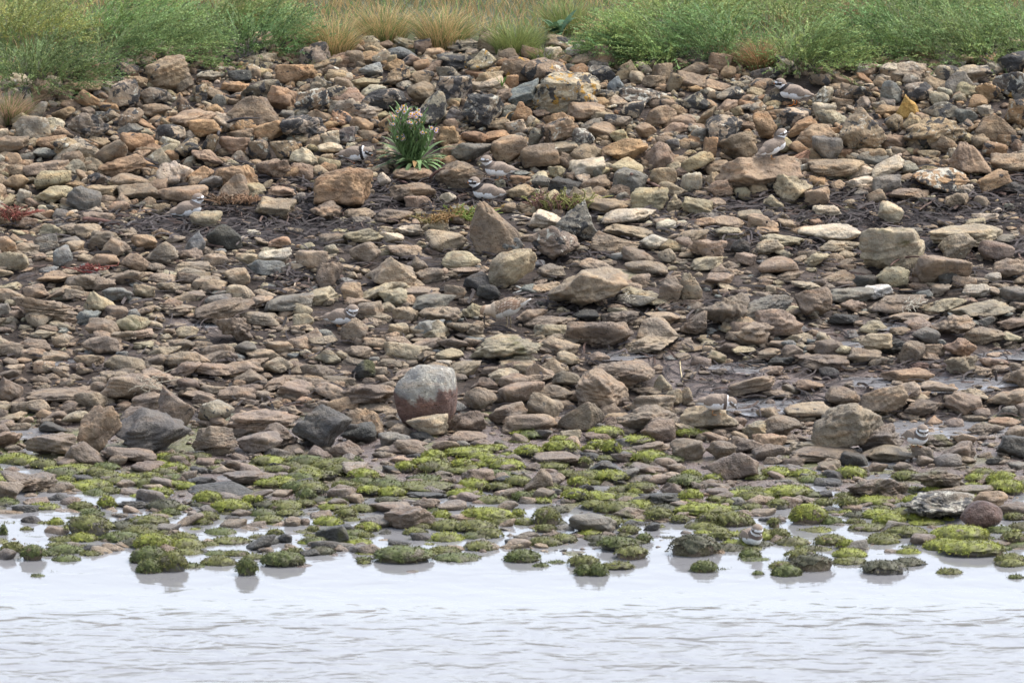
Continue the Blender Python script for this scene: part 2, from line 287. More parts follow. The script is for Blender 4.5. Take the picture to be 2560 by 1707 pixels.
# panel: x0 y0 x1 y1 colour shape [tilt] [flags]
STONES = """
A 980 385 1335 620 T a 10;710 545 965 745 l a 15 L;930 590 1185 715 K a 0 L;960 705 1185 800 b f 5;1200 525 1330 640 b a 30;1310 575 1430 710 t a 20 L;1330 480 1520 560 l p 0 L
A 1550 480 1725 570 d r 10 W;1500 555 1715 645 o f 0;1640 540 1950 680 K p 10 L;1820 585 2040 765 o a -10;1865 430 2180 565 o p 5;2100 520 2295 640 l p 15 L;2000 600 2260 780 b p 25 LW
A 1520 650 1940 860 b t -10;1200 640 1325 790 b t 20 L;1145 750 1490 870 t f 15;1265 815 1520 950 o a 5;1055 845 1275 970 l r 5 LL;805 740 990 880 b r 0 L;450 765 755 980 p a -15 L
A 420 545 720 640 t f 5;370 610 510 700 t a 20;500 610 690 740 o a -20;185 695 330 830 g r 30;70 765 225 870 y a 10;345 725 520 820 o a 10;285 800 450 890 w a 15;210 920 465 1015 o r 0;0 925 210 1075 b a 10
A 640 950 880 1140 b r 10;810 905 1070 1050 o a 5;1165 945 1370 1095 t a 15 LL;1370 915 1500 1060 t a 70 L;1490 930 1720 1050 t f 5;1690 955 1860 1090 b r 0 L;1840 955 2050 1095 t a 0 L;2165 970 2352 1050 w r 5
A 1970 1005 2185 1145 w t 0;1905 790 2245 945 l p 10 LL;1715 815 1960 950 o f 10;220 1010 395 1080 s r 0;150 1090 490 1200 t f 5;660 1050 1010 1200 o f 10;1065 1100 1330 1275 w p 0;1265 1135 1470 1250 o f 15
A 1460 1125 1775 1300 o a 0;1465 1185 1720 1350 T t 5;1740 1085 1995 1235 b p 0;230 1160 495 1305 y p 0;15 1195 200 1310 o r 0;590 1180 810 1265 K p 0;740 1185 1045 1290 t r 0;195 1265 520 1390 y f 10
A 555 1265 830 1350 t f 0;790 1255 1110 1370 b f 0;1040 1270 1430 1390 t r 0;1735 1350 2035 1495 t a 5;1290 1440 1525 1560 y r 25 G;2110 1380 2352 1510 t p 0;1815 1275 2050 1365 t f 0;75 1480 265 1560 t a 0;100 1295 220 1400 w a 20;530 1445 800 1530 t f 0
P 781 417 937 522 o a 10
B 285 315 535 405 s r 0;500 265 645 370 b a 0 L;700 270 990 345 l f 5;560 325 725 405 t r 0 W;640 365 930 475 k f 0 LLO;850 335 1080 505 l a 30 LO;650 450 850 580 K f -10;380 370 565 460 p r 0;125 430 300 525 s r 0 W;285 460 500 590 t f 10 L;480 480 655 580 t r 0 W
B 65 530 285 600 y f 0;110 575 325 685 w f 20;110 595 465 745 l r 5 LL;450 565 655 715 b r 0;640 515 910 700 l a 20 LL;1090 380 1340 545 b r 0 OW;1210 395 1570 560 b r 0 LO;1370 320 1545 420 w a 5;1530 300 1680 400 l a 0 W;1565 365 1760 470 b r 0;1460 475 1560 530 w r 0
B 1875 410 2070 545 t t 0;2130 430 2290 550 b r 0;2055 510 2235 600 b a 0;2230 495 2352 625 t r 0;1140 540 1390 725 s f 25;1285 490 1800 760 l a 8 LOO;1820 520 1950 640 s r 20 W;1895 590 2245 700 K f 0 LW;820 640 1130 870 l a 0 LLW;1130 510 1225 605 o r 0;505 620 740 850 l r 0 LL
B 255 780 385 910 o r 0;60 800 235 930 o r 0;640 860 825 1000 o p 0;820 890 1025 980 o r 0;960 890 1180 970 o f 10;1165 695 1320 850 o a 10;1000 810 1170 900 t f 10 W;1120 810 1290 930 l a 0 L;1020 925 1285 1105 t r 5;750 970 1060 1105 g f 8;1370 795 1645 1005 T a 30 L
B 1580 870 1745 1015 g r 0 LW;1215 985 1510 1150 b a 10;1280 870 1395 1015 g a 60;1380 760 1610 895 o a 15;1540 700 1830 820 t f 0;1695 755 1880 840 t a 0;1905 690 2110 830 l r 0 LL;1800 780 2010 880 K a 0;2080 715 2310 860 t a 10;2010 840 2170 950 t r 0;1600 665 1845 760 o f 5
B 1840 885 1985 980 y a 0;1780 945 2115 1105 o f 12;1925 975 2110 1090 b a 10;2070 975 2300 1155 b a 5;1845 1080 2080 1225 y r 0;700 980 850 1080 t r 0 W;640 1100 1005 1295 b a 20;300 1245 665 1370 b f 0;650 1310 800 1405 w a 20;340 1150 640 1240 t f 0;250 1180 350 1285 w r 0
B 430 1335 640 1430 b a 0;1110 1255 1340 1360 t f 5;1415 1130 1545 1235 y a -20;1130 1195 1310 1260 o a 0;1055 1210 1135 1300 l a 0;1125 1155 1325 1205 s f -5;1605 1190 1715 1250 w r 0;1645 1200 1855 1310 t f 5;1415 1215 1660 1330 d a 0;1850 1155 2110 1310 g a 5;2110 1145 2310 1290 t a 0
B 1975 1285 2255 1435 y a 10;2230 1330 2352 1460 y p 0;1830 1255 1990 1345 t a 0;1280 1285 1400 1350 w a 20;1770 1420 2170 1540 w f 5;230 1430 510 1525 b f 0;20 1425 250 1505 t f 5;75 1480 240 1530 g f 0;1675 1360 1975 1465 t a 0;1290 1440 1520 1559 w a 0
P 1172 503 1310 634 b t 15;1385 502 1506 610 g t -15 L;1318 563 1452 651 b a 0 L
C 270 450 390 545 t r 0 W;165 540 350 635 t r 0;460 535 640 625 t r 0 L;445 595 590 665 y a 0;465 450 705 545 K r 0 LW;590 560 790 700 K a 30 LL;0 625 215 760 l t 0 LL;240 590 450 700 l r 0 LL;235 680 400 770 t f 10;100 720 265 880 t f 50;170 790 435 985 l r 0 LL
C 440 775 585 860 l a 0 L;665 735 905 870 l a 0 LL;490 760 670 960 o p 0;730 800 945 940 o f 20;900 700 1075 800 w r 0 W;880 585 1055 720 l p 0 LW;1085 570 1320 720 b p 10 L;1170 655 1310 760 l r 0 L;1365 545 1525 715 s a -5 W;1520 560 1740 700 l r 0 LL;1450 645 1645 805 O t 0
C 1645 690 1960 815 K r 0 L;1590 405 1840 480 t r 0 L;1740 440 1950 560 l r 10 L;1880 440 2150 560 l f 10 L;2150 350 2352 500 l r 0 LL;2130 485 2352 680 k r 0 LWO;1040 390 1210 490 b t 0;1310 390 1445 455 o f 0;920 460 1070 505 t r 0;880 500 1040 605 b r 0 L;1030 505 1190 600 t a 0
C 780 850 1070 1040 T r 0;895 930 1120 1110 g a -10;1075 740 1425 1060 T a 15 L;1360 920 1560 1030 b a 0;1390 780 1530 900 b r 0 L;1510 770 1660 905 t r 20;1510 795 1975 1015 T a 8 L;1690 920 1915 1045 b t 0;1885 900 2035 985 y r 0;2005 775 2310 970 b t -10;2205 670 2352 870 o p 0 L
C 1965 650 2110 755 o r 0;2025 715 2150 800 w a -20;1875 745 2040 850 g r 10;255 895 535 1110 b a 20;155 935 265 1095 o a 75;0 1035 245 1185 y f 15;150 1100 395 1200 t f 0;210 1060 860 1310 T a 8;560 1145 765 1310 K p 0;630 1195 915 1390 y p 0 G;845 1275 1030 1425 t a 10
C 555 1335 725 1445 y p 0 G;0 1180 155 1330 w a 0;650 935 790 1045 y r 0 G;860 1080 1300 1210 t a 10;1040 1135 1190 1230 y r 0;1155 1135 1340 1230 w r 0 W;1300 1070 1540 1225 w f 30;1125 1210 1345 1310 w f 0;1310 1200 1520 1340 g a 0;1565 1140 1990 1300 o r 0 WL;1480 1105 1640 1200 g r 0
C 1615 1020 1790 1080 t f 0;1830 970 2140 1200 t t 0;2060 960 2250 1070 o a -10 L;2105 1045 2352 1185 t a 5;2010 1165 2275 1315 o f 20;2140 1240 2352 1310 d f 0;1420 1280 1720 1370 t f 0;1880 1260 2015 1335 w p 0;1350 1380 1535 1545 w a -20;900 1400 1110 1485 w f 0;1985 1450 2190 1520 w f 0
C 0 1345 235 1475 y f -5 G;155 1355 335 1430 t r 0;205 1480 445 1559 t r 0
D 0 85 115 220 o r 0;230 70 410 185 g r 0;360 150 500 280 s r 0;600 50 840 170 b f 0;680 90 900 220 t t 10;890 70 1080 175 o a 0;990 115 1225 255 b r 10 W;1265 45 1410 215 s a 60;1405 0 1665 170 d r 0;1605 200 1790 290 y r 0;1740 165 2000 280 w f 10;1660 40 1785 90 w r 0
D 1830 80 1995 165 o r 0;2015 180 2250 310 t a 0;590 205 820 305 o r 0;820 195 1020 320 o r 0;1190 255 1480 345 t f 0;1520 300 1715 425 t a 0;240 325 570 410 o p 0;905 405 1065 515 y a 0;560 460 800 615 y t 10;690 430 910 520 s f 0;170 580 380 705 t r 0;0 540 85 640 g r 0
D 80 475 560 660 b p -10;780 620 1030 740 y r 0 G;580 640 830 770 t r 0;1325 505 1745 660 b f 15;1460 625 1730 810 b p 0;1395 480 1595 570 g r 0 W;1545 415 1745 540 y r 0;1790 470 2150 600 g f 8;2150 260 2352 440 b p 0;1200 695 1360 780 y r 0 G;2000 610 2150 710 y a 0;2000 545 2140 640 y r 0
D 190 730 395 785 y f 0;100 780 355 875 b r 0;1800 905 2005 1010 y a 0;2150 860 2330 960 y r 0;1300 945 1630 1040 t f 0 O;710 895 1000 1010 t r 0;500 890 715 980 t a 0;1350 1210 1600 1370 l r 0 L;690 1010 1120 1190 t r 0;1600 800 1760 900 g r 0;1805 800 2010 880 t f 0
D 530 1245 835 1535 o a 50;785 1245 1060 1400 b a 30;890 1160 1100 1290 b a 45;1080 1120 1335 1370 b t 30;785 1275 1315 1540 S a 5;1545 1270 2050 1420 t f 10;1430 1295 1560 1380 t r 0;155 1115 700 1200 b f 0;150 1200 345 1300 t r 0;415 1275 630 1360 y r 0;260 1355 465 1425 d r 0;0 1050 160 1210 b t 0
P 62 1083 197 1136 b a 0;479 1061 594 1133 b a 0;585 1076 707 1129 p a 0;631 1057 757 1118 b p 0;731 1017 880 1118 S a 10;856 1058 942 1102 S a -10
G 590 200 985 415 b t 10;930 225 1440 380 b f -5;985 320 1170 415 b r 0;0 570 220 755 T a -10;10 460 520 660 b p 0 G;1885 185 2110 315 b t 0
P 557 1177 690 1208 b f 0
E 0 30 305 135 y f 5 G;385 5 575 80 w f 0;60 115 285 270 b r 0;315 145 565 225 t f 0;570 50 875 185 t r 5;1025 75 1255 205 s r 15;1690 50 2055 195 T t 10;2045 75 2260 170 w r 0;1790 0 2150 95 t f -10;1920 150 2170 265 b r 0;2170 170 2300 265 y r 0;1000 165 1350 430 Y a 35
E 690 180 965 295 y r 0;465 215 605 340 t t 0;165 225 530 430 T t 5;270 385 485 465 y f 8;485 480 800 585 g f 10;350 430 700 500 t f 0;930 420 1100 520 d r -20;840 335 1030 450 d r 0;710 415 870 510 b a 0;1410 300 1980 550 T a 10;1340 275 1550 370 b r 0;1860 475 2170 575 g r 0
E 1890 435 2260 540 Y p 0;2170 350 2352 540 t a 0;1980 340 2125 420 t r 0;1935 245 2250 350 b r 0;0 405 165 525 o a -10;110 530 300 645 b a 0;535 565 830 680 t p 0;830 535 980 635 y p 0;355 570 545 670 t a 0;725 670 990 770 b p 0;325 680 480 760 y f 0;1585 585 1775 660 d r 0
E 0 645 195 815 b t 0;1200 580 1425 670 b f 10;1250 625 1620 715 b f 8;1320 680 1600 770 y f 0;880 765 1390 920 Y f 0 G;1530 650 2010 855 b p 0;2025 645 2320 820 t r 0;1780 590 2050 690 b p 0;1900 755 2310 880 t f 10;1070 865 1175 940 d r 0;1170 885 1350 945 y f 0;1475 875 1640 960 y r 0
E 1690 875 1850 950 b r 0;525 865 655 940 t a 0;650 850 850 940 y r 0;80 930 245 1060 d a 0 G;30 835 220 920 b a 0;655 930 780 980 w f 0;705 1205 865 1310 s r 0 W;450 1295 740 1455 y a 0;725 1275 1010 1415 b p 0;1110 1295 1480 1420 t f 0;1010 1220 1280 1365 b a 20;1280 1155 1530 1340 t t 20
E 1490 1210 1810 1400 b t -20;890 1045 1095 1130 t t 0;840 1115 1075 1260 t r 0;1080 1025 1320 1140 t a 10;1080 1080 1400 1230 t r 10;1010 990 1240 1090 y a 0;1340 1105 1600 1215 b a 0;1610 1005 1975 1235 T a -10;1450 1000 1660 1110 b r 0;1660 940 2155 1120 b p 0;1880 1090 2010 1130 t f 0
E 1960 1160 2300 1290 T f 0;1990 1110 2200 1165 t f 0;2145 1030 2275 1160 y r 0;1890 1230 2330 1405 T a -8;2060 1320 2290 1450 b p 0;2215 1125 2352 1235 y a 0;0 1085 400 1250 b f 0;45 1260 300 1450 o p -10;0 1360 250 1490 d r 0;270 1420 440 1515 g a 0;365 1475 605 1550 b r 0
F 800 0 1245 125 w r 5;930 105 1245 190 y f 5;1210 15 1685 315 Y a 0 G;1685 0 2215 140 y f 0;1760 70 2035 265 T a 20 W;1585 200 2005 420 t r 10;50 95 330 250 t p 0;60 220 300 310 y f 10;485 105 715 215 y p 0;530 65 855 155 y f -5;345 95 485 210 d t 0;370 195 530 280 t a 0;525 230 820 350 t r 0
F 645 320 860 395 b f 5;2035 115 2290 250 b r 0;2085 70 2300 140 g r 0;1305 290 1575 430 y p 0;1355 235 1510 290 s f 10;1175 350 1380 445 d r 0;1205 410 1465 505 X a 12;1760 330 1900 430 d r 0 W;2080 330 2200 400 w r 0;2140 235 2350 365 t a 10;1925 405 2160 505 w a 0;2180 430 2352 555 g r 0
F 980 435 1330 535 g f 0;775 430 1045 640 b a 0;415 490 780 670 g f 15;1085 510 1280 610 t p 0;1005 610 1230 690 d f 0;500 575 845 760 b a 15;840 575 960 660 y p 0;100 480 480 720 b p 0;0 340 155 540 t p 0;0 590 190 750 b p 0;150 330 375 430 t a 5;1280 480 1700 590 b p 0 W;1390 595 1750 670 t f 5
F 1640 500 1965 600 y f 10;1665 630 2025 770 t p 5;1820 530 2300 640 y f 5;1220 660 1420 750 y r 0;1220 740 1460 860 y a 0;1430 705 1600 780 o a 0;1350 780 1590 890 d p 0;1580 710 1780 815 g r 0;1930 695 2240 815 b p 0;1470 800 1680 940 b a 20;1670 815 1815 895 t a 0;1800 780 2030 920 o p 0
F 1800 900 2035 1020 t p 0;1560 945 1705 1005 r f 0;2160 640 2352 720 t f 10;2030 630 2160 710 g a 30;780 890 1160 980 b p 0;600 905 790 970 d f 5;950 980 1090 1055 d r 0;680 830 845 920 b a 10;530 850 705 920 t f 10;340 835 520 880 y f 0;165 865 320 945 y a 0 G;1140 850 1380 945 t f 0
F 790 1065 990 1140 o r 0;320 1030 660 1175 T f 20;1350 990 1740 1080 o p 0;1220 1090 1560 1290 T a 25;990 1115 1240 1250 b r 0;710 1225 1080 1330 T f 0;0 1230 400 1410 t a 0;0 1115 90 1235 y a 0;900 1240 1390 1550 T a 20;1200 1365 1530 1559 p a 30;1530 1200 1785 1310 b f 10;2090 1130 2352 1230 t f 10
F 425 1350 630 1460 y a 10;530 1310 830 1450 b r -10;490 1430 735 1510 o a 0;750 1490 930 1559 y r 0;2160 1240 2310 1310 g r 0;1620 1430 1870 1510 b p 0 G;1960 1355 2230 1440 b p 0 G
J 855 240 1355 360 b f 0;190 195 470 315 y p 0;200 245 860 370 b f -8;1570 195 1910 370 b r 0;2090 130 2350 330 d a 0;1295 230 1520 350 b a 0 G;1770 740 2150 1000 R r 0 S;1870 645 2200 800 o a 0;2110 740 2352 860 b r 0;1220 670 1890 930 K p 0 W;720 510 1290 700 b p 0 G;1310 440 1810 640 b p 0 G;1700 600 2080 680 b f 0 G
I 110 450 380 650 b t 0;40 470 200 570 g t 0;310 490 490 600 b r 0;1780 295 2260 520 b r 8;1450 175 1780 350 b a 0;1100 190 1480 310 b f 10;1780 190 2065 350 b a 0;2000 150 2350 290 b p 0;440 80 640 190 y a 0;650 110 915 190 b f 0;180 80 370 170 g r 0;180 295 670 400 b a 0;710 370 960 490 d a 20
I 1060 400 1460 500 b f 0 G;1130 650 1590 760 d p 0;525 860 960 1020 g r 0;930 800 1300 900 b f 0 G;1180 0 1500 200 b r 0
P 1880 1111 1965 1147 b a 0;1855 1054 1917 1092 y a 10;1882 1085 1966 1114 o a 0
H 545 960 850 1140 d r 0 G;750 960 910 1060 d r 0;960 880 1240 1010 g r 0;1180 800 1650 1000 b f 0;1020 740 1450 850 b r 0;1370 660 1770 710 d f 0;1890 440 2210 570 b f 0;1670 745 1930 830 b r 0;1450 720 1690 810 b f 0;260 890 410 990 b r 0;400 905 495 975 b r 0;180 1040 330 1145 d r 0;745 305 960 400 g r 0
H 660 185 990 330 b t 0;1260 180 1585 305 b r 0;1120 110 1420 240 g r 0;1225 330 1430 395 t r 0;1610 180 1870 280 t r 0;1760 95 2120 190 b r 0;770 390 1060 500 p r 0 G
G 190 880 390 990 d r 0;1720 510 1990 610 d r 0;1730 570 2330 700 d r 0;1665 465 1810 550 b r 0;1050 730 1370 810 d p 0;0 1180 150 1310 g r 0
"""
PAL = {'t': (.33, .255, .18), 'T': (.32, .255, .18), 'o': (.36, .245, .15), 'O': (.42, .27, .10), 'b': (.25, .195, .145), 'g': (.20, .19, .17), 's': (.22, .235, .235), 'S': (.115, .11, .105), 'd': (.075, .075, .072),
       'k': (.17, .155, .13), 'K': (.22, .19, .155), 'w': (.52, .46, .365), 'y': (.38, .325, .215), 'Y': (.38, .325, .21), 'l': (.38, .33, .255), 'p': (.28, .23, .195), 'r': (.19, .11, .09), 'R': (.15, .08, .065), 'X': (.8, .78, .72)}
CN = {'t': 'tan', 'T': 'tan', 'o': 'ochre', 'O': 'golden', 'b': 'brown', 'g': 'grey', 's': 'blue-grey', 'S': 'slate-grey', 'd': 'dark grey', 'k': 'black-crusted', 'K': 'black-lichened', 'w': 'cream', 'y': 'buff', 'Y': 'buff', 'l': 'lichen-spotted', 'p': 'pinkish', 'r': 'reddish', 'R': 'dark red', 'X': 'bright white'}
SN = {'a': 'angular', 'r': 'rounded', 'f': 'flat', 't': 'peaked', 'p': 'pitted'}

def rock(kind, lvl, tilt=0.0, rs=None):
    rs = rs or R; D, F = ICO[lvl]
    n = {'a': 7, 'r': 16, 'f': 9, 't': 8, 'p': 12}[kind]; k = {'a': 42, 'r': 10, 'f': 36, 't': 38, 'p': 18}[kind]
    P = rs.normal(size=(n, 3)); 
    if kind in 'aft':
        q = np.linalg.qr(rs.normal(size=(3, 3)) * .35 + np.eye(3))[0]; P = np.concatenate([P, q, -q])
    P /= np.linalg.norm(P, axis=1)[:, None]; hgt = rs.uniform(.62 if kind != 'r' else .82, 1.0, len(P))
    dt = np.maximum(D @ P.T, .02); tt = hgt / dt
    r = -np.log(np.exp(-k * np.minimum(tt, 3)).sum(1)) / k; r = np.clip(r, .3, 2)
    amp = {'a': .05, 'r': .04, 'f': .06, 't': .045, 'p': .09}[kind]
    for fr, am in ((2.2, 1.0), (4.5, .85), (8, .7), (14, .5), (24, .3)):
        if fr > (5 if lvl < 3 else 15 if lvl < 4 else 99): continue
        for _ in range(3):
            w = rs.normal(size=3) * fr; r = r + amp * am * .6 * np.sin(D @ w + rs.uniform(0, 6.28))
    if kind in 'p' and lvl >= 3:
        for _ in range(12):
            c = rs.normal(size=3); c /= np.linalg.norm(c); d2 = 1 - D @ c; r = r - rs.uniform(.08, .2) * np.exp(-d2 / rs.uniform(.008, .035))
    if kind in 'af' and lvl >= 3:      # bedding cracks
        for _ in range(rs.randint(0, 3)):
            c = rs.normal(size=3) * (.3, .3, 1); c /= np.linalg.norm(c); r = r - .05 * np.exp(-((D @ c - rs.uniform(-.4, .4)) / .035) ** 2)
    V = D * r[:, None]
    sc = {'a': (1, .85, .68), 'r': (1, .9, .75), 'f': (1, .85, .36), 't': (1, .85, .8), 'p': (1, .9, .66)}[kind]; V = V * sc
    if kind == 't': zz = (V[:, 2] - V[:, 2].min()) / np.ptp(V[:, 2]); s_ = 1 - .78 * zz; V[:, 0] = V[:, 0] * s_ + rs.uniform(-.25, .25) * zz; V[:, 1] *= 1 - .5 * zz
    a = -math.radians(tilt + rs.uniform(-4, 4)); c, s = math.cos(a), math.sin(a)
    x, z = V[:, 0] * c + V[:, 2] * s, -V[:, 0] * s + V[:, 2] * c; V = np.stack([x, V[:, 1], z], 1)
    a = rs.uniform(-.5, .5); c, s = math.cos(a), math.sin(a); V = np.stack([V[:, 0] * c - V[:, 1] * s, V[:, 0] * s + V[:, 1] * c, V[:, 2]], 1)
    lo, hi = V.min(0), V.max(0); return (V - (lo + hi) / 2) / ((hi - lo) / 2), F
def fit(x0, y0, x1, y1, kind, bury=.6):
    w = (x1 - x0) * MPP; h = (y1 - y0) * MPP; dr = {'f': .75, 'a': .75, 'r': .8, 't': .6, 'p': .75}[kind] * R.uniform(.85, 1.15)
    b = w / 2 * dr; vh = h / 2; b = min(b, .75 * vh / sp_); b = min(b, .16)
    c = math.sqrt(max(vh * vh - (b * sp_) ** 2, (.35 * vh) ** 2)) / cp
    p = hit(np.array((x0 + x1) / 2), np.array((y0 + y1) / 2), c * bury)
    return p, np.array([w / 2, b, c])
items = []
for ln in STONES.strip().splitlines():
    pn, rest = ln.split(' ', 1); ox, oy, sc = PAN[pn]
    for e_ in rest.split(';'):
        q = e_.split(); x0, y0, x1, y1 = [float(v) for v in q[:4]]; x0 = x0 / sc + ox; x1 = x1 / sc + ox; y0 = y0 / sc + oy; y1 = y1 / sc + oy
        if x0 <= 1: x0 -= 20
        if x1 >= 2558: x1 += 25
        items.append(dict(b=(x0, y0, x1, y1), c=q[4], k=q[5], t=float(q[6]) if len(q) > 6 else 0, f=q[7] if len(q) > 7 else ''))
items.append(dict(b=(979, 912, 1160, 1062), c='R', k='r', t=0, f='B'))
items.sort(key=lambda s: -(s['b'][2] - s['b'][0]) * (s['b'][3] - s['b'][1]))
LAND = [('the flowering aster', 1035, 350), ('the tallest upper-left tan boulder', 423, 184), ('the two-toned round boulder', 1068, 985), ('the bright white stone', 2188, 727), ('the dark red boulder', 2455, 1287),
        ('the black-collared plover', 1215, 475), ('the feeding sandpiper', 1268, 778), ('the big slate-grey boulder', 384, 1074), ('the long orange-lichened block', 1414, 228), ('the straw root tuft', 1990, 400),
        ('the plover on the top stones', 1990, 215), ('the leaning lower-right tan boulder', 2118, 1066), ('the big buff boulder', 2230, 620), ('the white root tangle', 372, 958), ('the plover facing outwards', 848, 790),
        ('the plover by the kelp stalk', 470, 518), ('the long cracked tan boulder', 1470, 715), ('the golden peaked stone', 2266, 265), ('the pink-grey block', 220, 320), ('the large ochre wedge', 859, 470),
        ('the dark wet pool', 2400, 1080), ('the pale twig', 690, 700), ('the tallest square mossy block', 385, 1357), ('the cone-shaped mossy stone', 612, 1368), ('the dark boulder in the shallows', 830, 1335), ('the plover among the moss', 1877, 1340), ('the dark pointed stone by moss', 1347, 1200)]
DIRS = ['right of', 'up-right of', 'above', 'up-left of', 'left of', 'down-left of', 'below', 'down-right of']
ORD = ['nearest', 'second', 'third', 'fourth', 'fifth', 'sixth', 'seventh', 'eighth', 'ninth', 'tenth', 'eleventh', 'twelfth']
def relabel(lst, noun):
    bk = {}
    for s in lst:
        if s.get('label'): continue
        cx, cy = (s['b'][0] + s['b'][2]) / 2, (s['b'][1] + s['b'][3]) / 2
        d = [(math.hypot(cx - a, (cy - b) * 1.3), n, a, b) for n, a, b in LAND]; d = [q for q in d if q[0] > 30]; d.sort(); q = d[0]
        k = int(round(math.degrees(math.atan2(-(cy - q[3]), cx - q[2])) / 45)) % 8
        w = s['b'][2] - s['b'][0]; size = 'large ' if w > 110 else ('small ' if w < 60 else '')
        key = (s['desc'], DIRS[k], q[1], size); bk.setdefault(key, []).append((q[0], s))
    for (desc, dr, ln_, size), v in bk.items():
        v.sort(key=lambda a: a[0])
        for i, (_, s) in enumerate(v):
            s['label'] = f"{size}{desc} {noun} {dr} {ln_}" if len(v) == 1 else f"{ORD[i]} {size}{desc} {noun} {dr} {ln_}"
for s in items: s['desc'] = CN[s['c']] + ' ' + SN[s['k']] + (' green-stained' if 'G' in s['f'] else '')
def manual(px, py, label):
    c = [s for s in items if s['b'][0] <= px <= s['b'][2] and s['b'][1] <= py <= s['b'][3]]
    if c: min(c, key=lambda s: abs((s['b'][0] + s['b'][2]) / 2 - px) + abs((s['b'][1] + s['b'][3]) / 2 - py))['label'] = label
manual(423, 183, 'tall tan boulder standing highest of the stones at upper left, near the green bush')
manual(1068, 987, 'round boulder with a pale lichened top and red-brown lower half')
manual(2188, 727, 'bright white angular stone lying among grey stones at right')
manual(2455, 1287, 'smooth dark red boulder at the edge of the mossy flat')
manual(384, 1074, 'biggest slate-grey boulder, cracked and angular, at the foot of the bank')
manual(1414, 228, 'long pale block with black and orange lichen near the top of the bank')
manual(2118, 1066, 'massive tan boulder leaning to the right at the foot of the bank')
manual(2230, 620, 'big buff boulder with a green stained underside beside the dark wrack')
manual(1470, 715, 'long tan boulder with cracks across it, biggest in the middle of the bank')
manual(2266, 265, 'golden peaked stone among lichened stones at upper right')
manual(2348, 1268, 'black barnacled rock beside the smooth dark red boulder')
manual(859, 470, 'large ochre wedge-shaped boulder on the dark wrack left of the aster')
relabel(items, 'stone')
RS = np.random.RandomState(11)
def stone_attrs(s, n, cy):
    c = lin(PAL[s['c']]) * lin((.90, .90, .845)) * RS.uniform(.9, 1.12) * (1 + RS.uniform(-.04, .04, 3))
    L = s['f'].count('L'); Wf = s['f'].count('W'); O = .7 * s['f'].count('O'); G = s['f'].count('G')
    top = np.clip((520 - cy) / 400, 0, 1)
    if cy > 380: gm_ = c.mean(); k = min(.30, (cy - 380) / 900); c = c * (1 - k) + gm_ * lin((1.03, 1.0, .94)) * k
    if cy > 950: c = c * .97
    lich = [(.25 * L + .13 + .08 * top) if L else (.43 if s['c'] in 'kK' else RS.uniform(-.35, .08) * (1 - top) + RS.uniform(-.1, .3) * top), .25 * Wf + (.22 if L or s['c'] in 'kKl' else -.2), .32 * O + (.12 if O else -.5)]
    wetv = np.clip((cy - 1010) / 160, 0, 1) * RS.uniform(.6, 1) + (.12 if cy > 800 else 0)
    prm = [wetv, .5 * G + RS.uniform(-.3, .12) + (.12 if cy > 1000 else 0), 1.0 if s['k'] == 'p' else RS.uniform(0, .7)]
    rnd = RS.uniform(-50, 50, 3)
    on = np.ones((n, 1)); return dict(scol=on * c, lich=on * lich, prm=on * prm, rnd=on * rnd)
solids = []   # (cx, cy, V, F) for standing things on them
scat = Acc()
occ = []
STONE_LIST = items
for i, s in enumerate(items):
    x0, y0, x1, y1 = s['b']; w = x1 - x0; cx, cy = (x0 + x1) / 2, (y0 + y1) / 2
    lvl = 4 if w > 95 and i < 80 else 3
    V, F = rock(s['k'], lvl, s['t']); eh = (y1 - y0) * .07; p, hs = fit(x0, y0 - eh * .4, x1, y1 + eh, s['k'], .85)
    if 'B' in s['f'] or 'S' in s['f']: D0 = ICO[lvl][0]; V = V * .45 + D0 * .55 * (1 + .03 * np.sin(D0 @ np.array([5, 3, 4.])) )[:, None]
    V = V * hs; at = stone_attrs(s, len(V), cy); base = p - np.array([0, 0, hs[2]])
    if 'B' in s['f']:        # red below, pale crust above
        D = V / hs; e1 = D[:, 2] + .16 * np.sin(D[:, 0] * 3 + 2.4) + .09 * np.sin(D[:, 0] * 9 + D[:, 2] * 6) + .06 * np.sin(D[:, 0] * 23 + D[:, 1] * 17) + .05 * np.sin(D[:, 2] * 41 + D[:, 0] * 31) - .16
        m_ = np.clip(e1 * 9 + .5, 0, 1)[:, None]; at['scol'] = lin((.16, .105, .09)) * (1 - m_) + lin((.30, .30, .275)) * m_; at['lich'][:, 1] = -.3 + m_[:, 0] * .55; at['lich'][:, 0] = -.5; at['prm'][:, 0] = 0.1
    if i < 300:
        V2 = V + np.array([0, 0, hs[2]]); nm = 'boulder' if w > 125 else 'stone'
        link(nm, mesh(nm, V2, F, at, True, M_STONE), loc=base, label=s['label'], cat=nm, group='stones of the shore bank')
    else: scat.add(V + p, F, **at)
    solids.append((cx, cy, V + p, F)); occ.append((cx, cy, w / 2, (y1 - y0) / 2))
occ = np.array(occ)

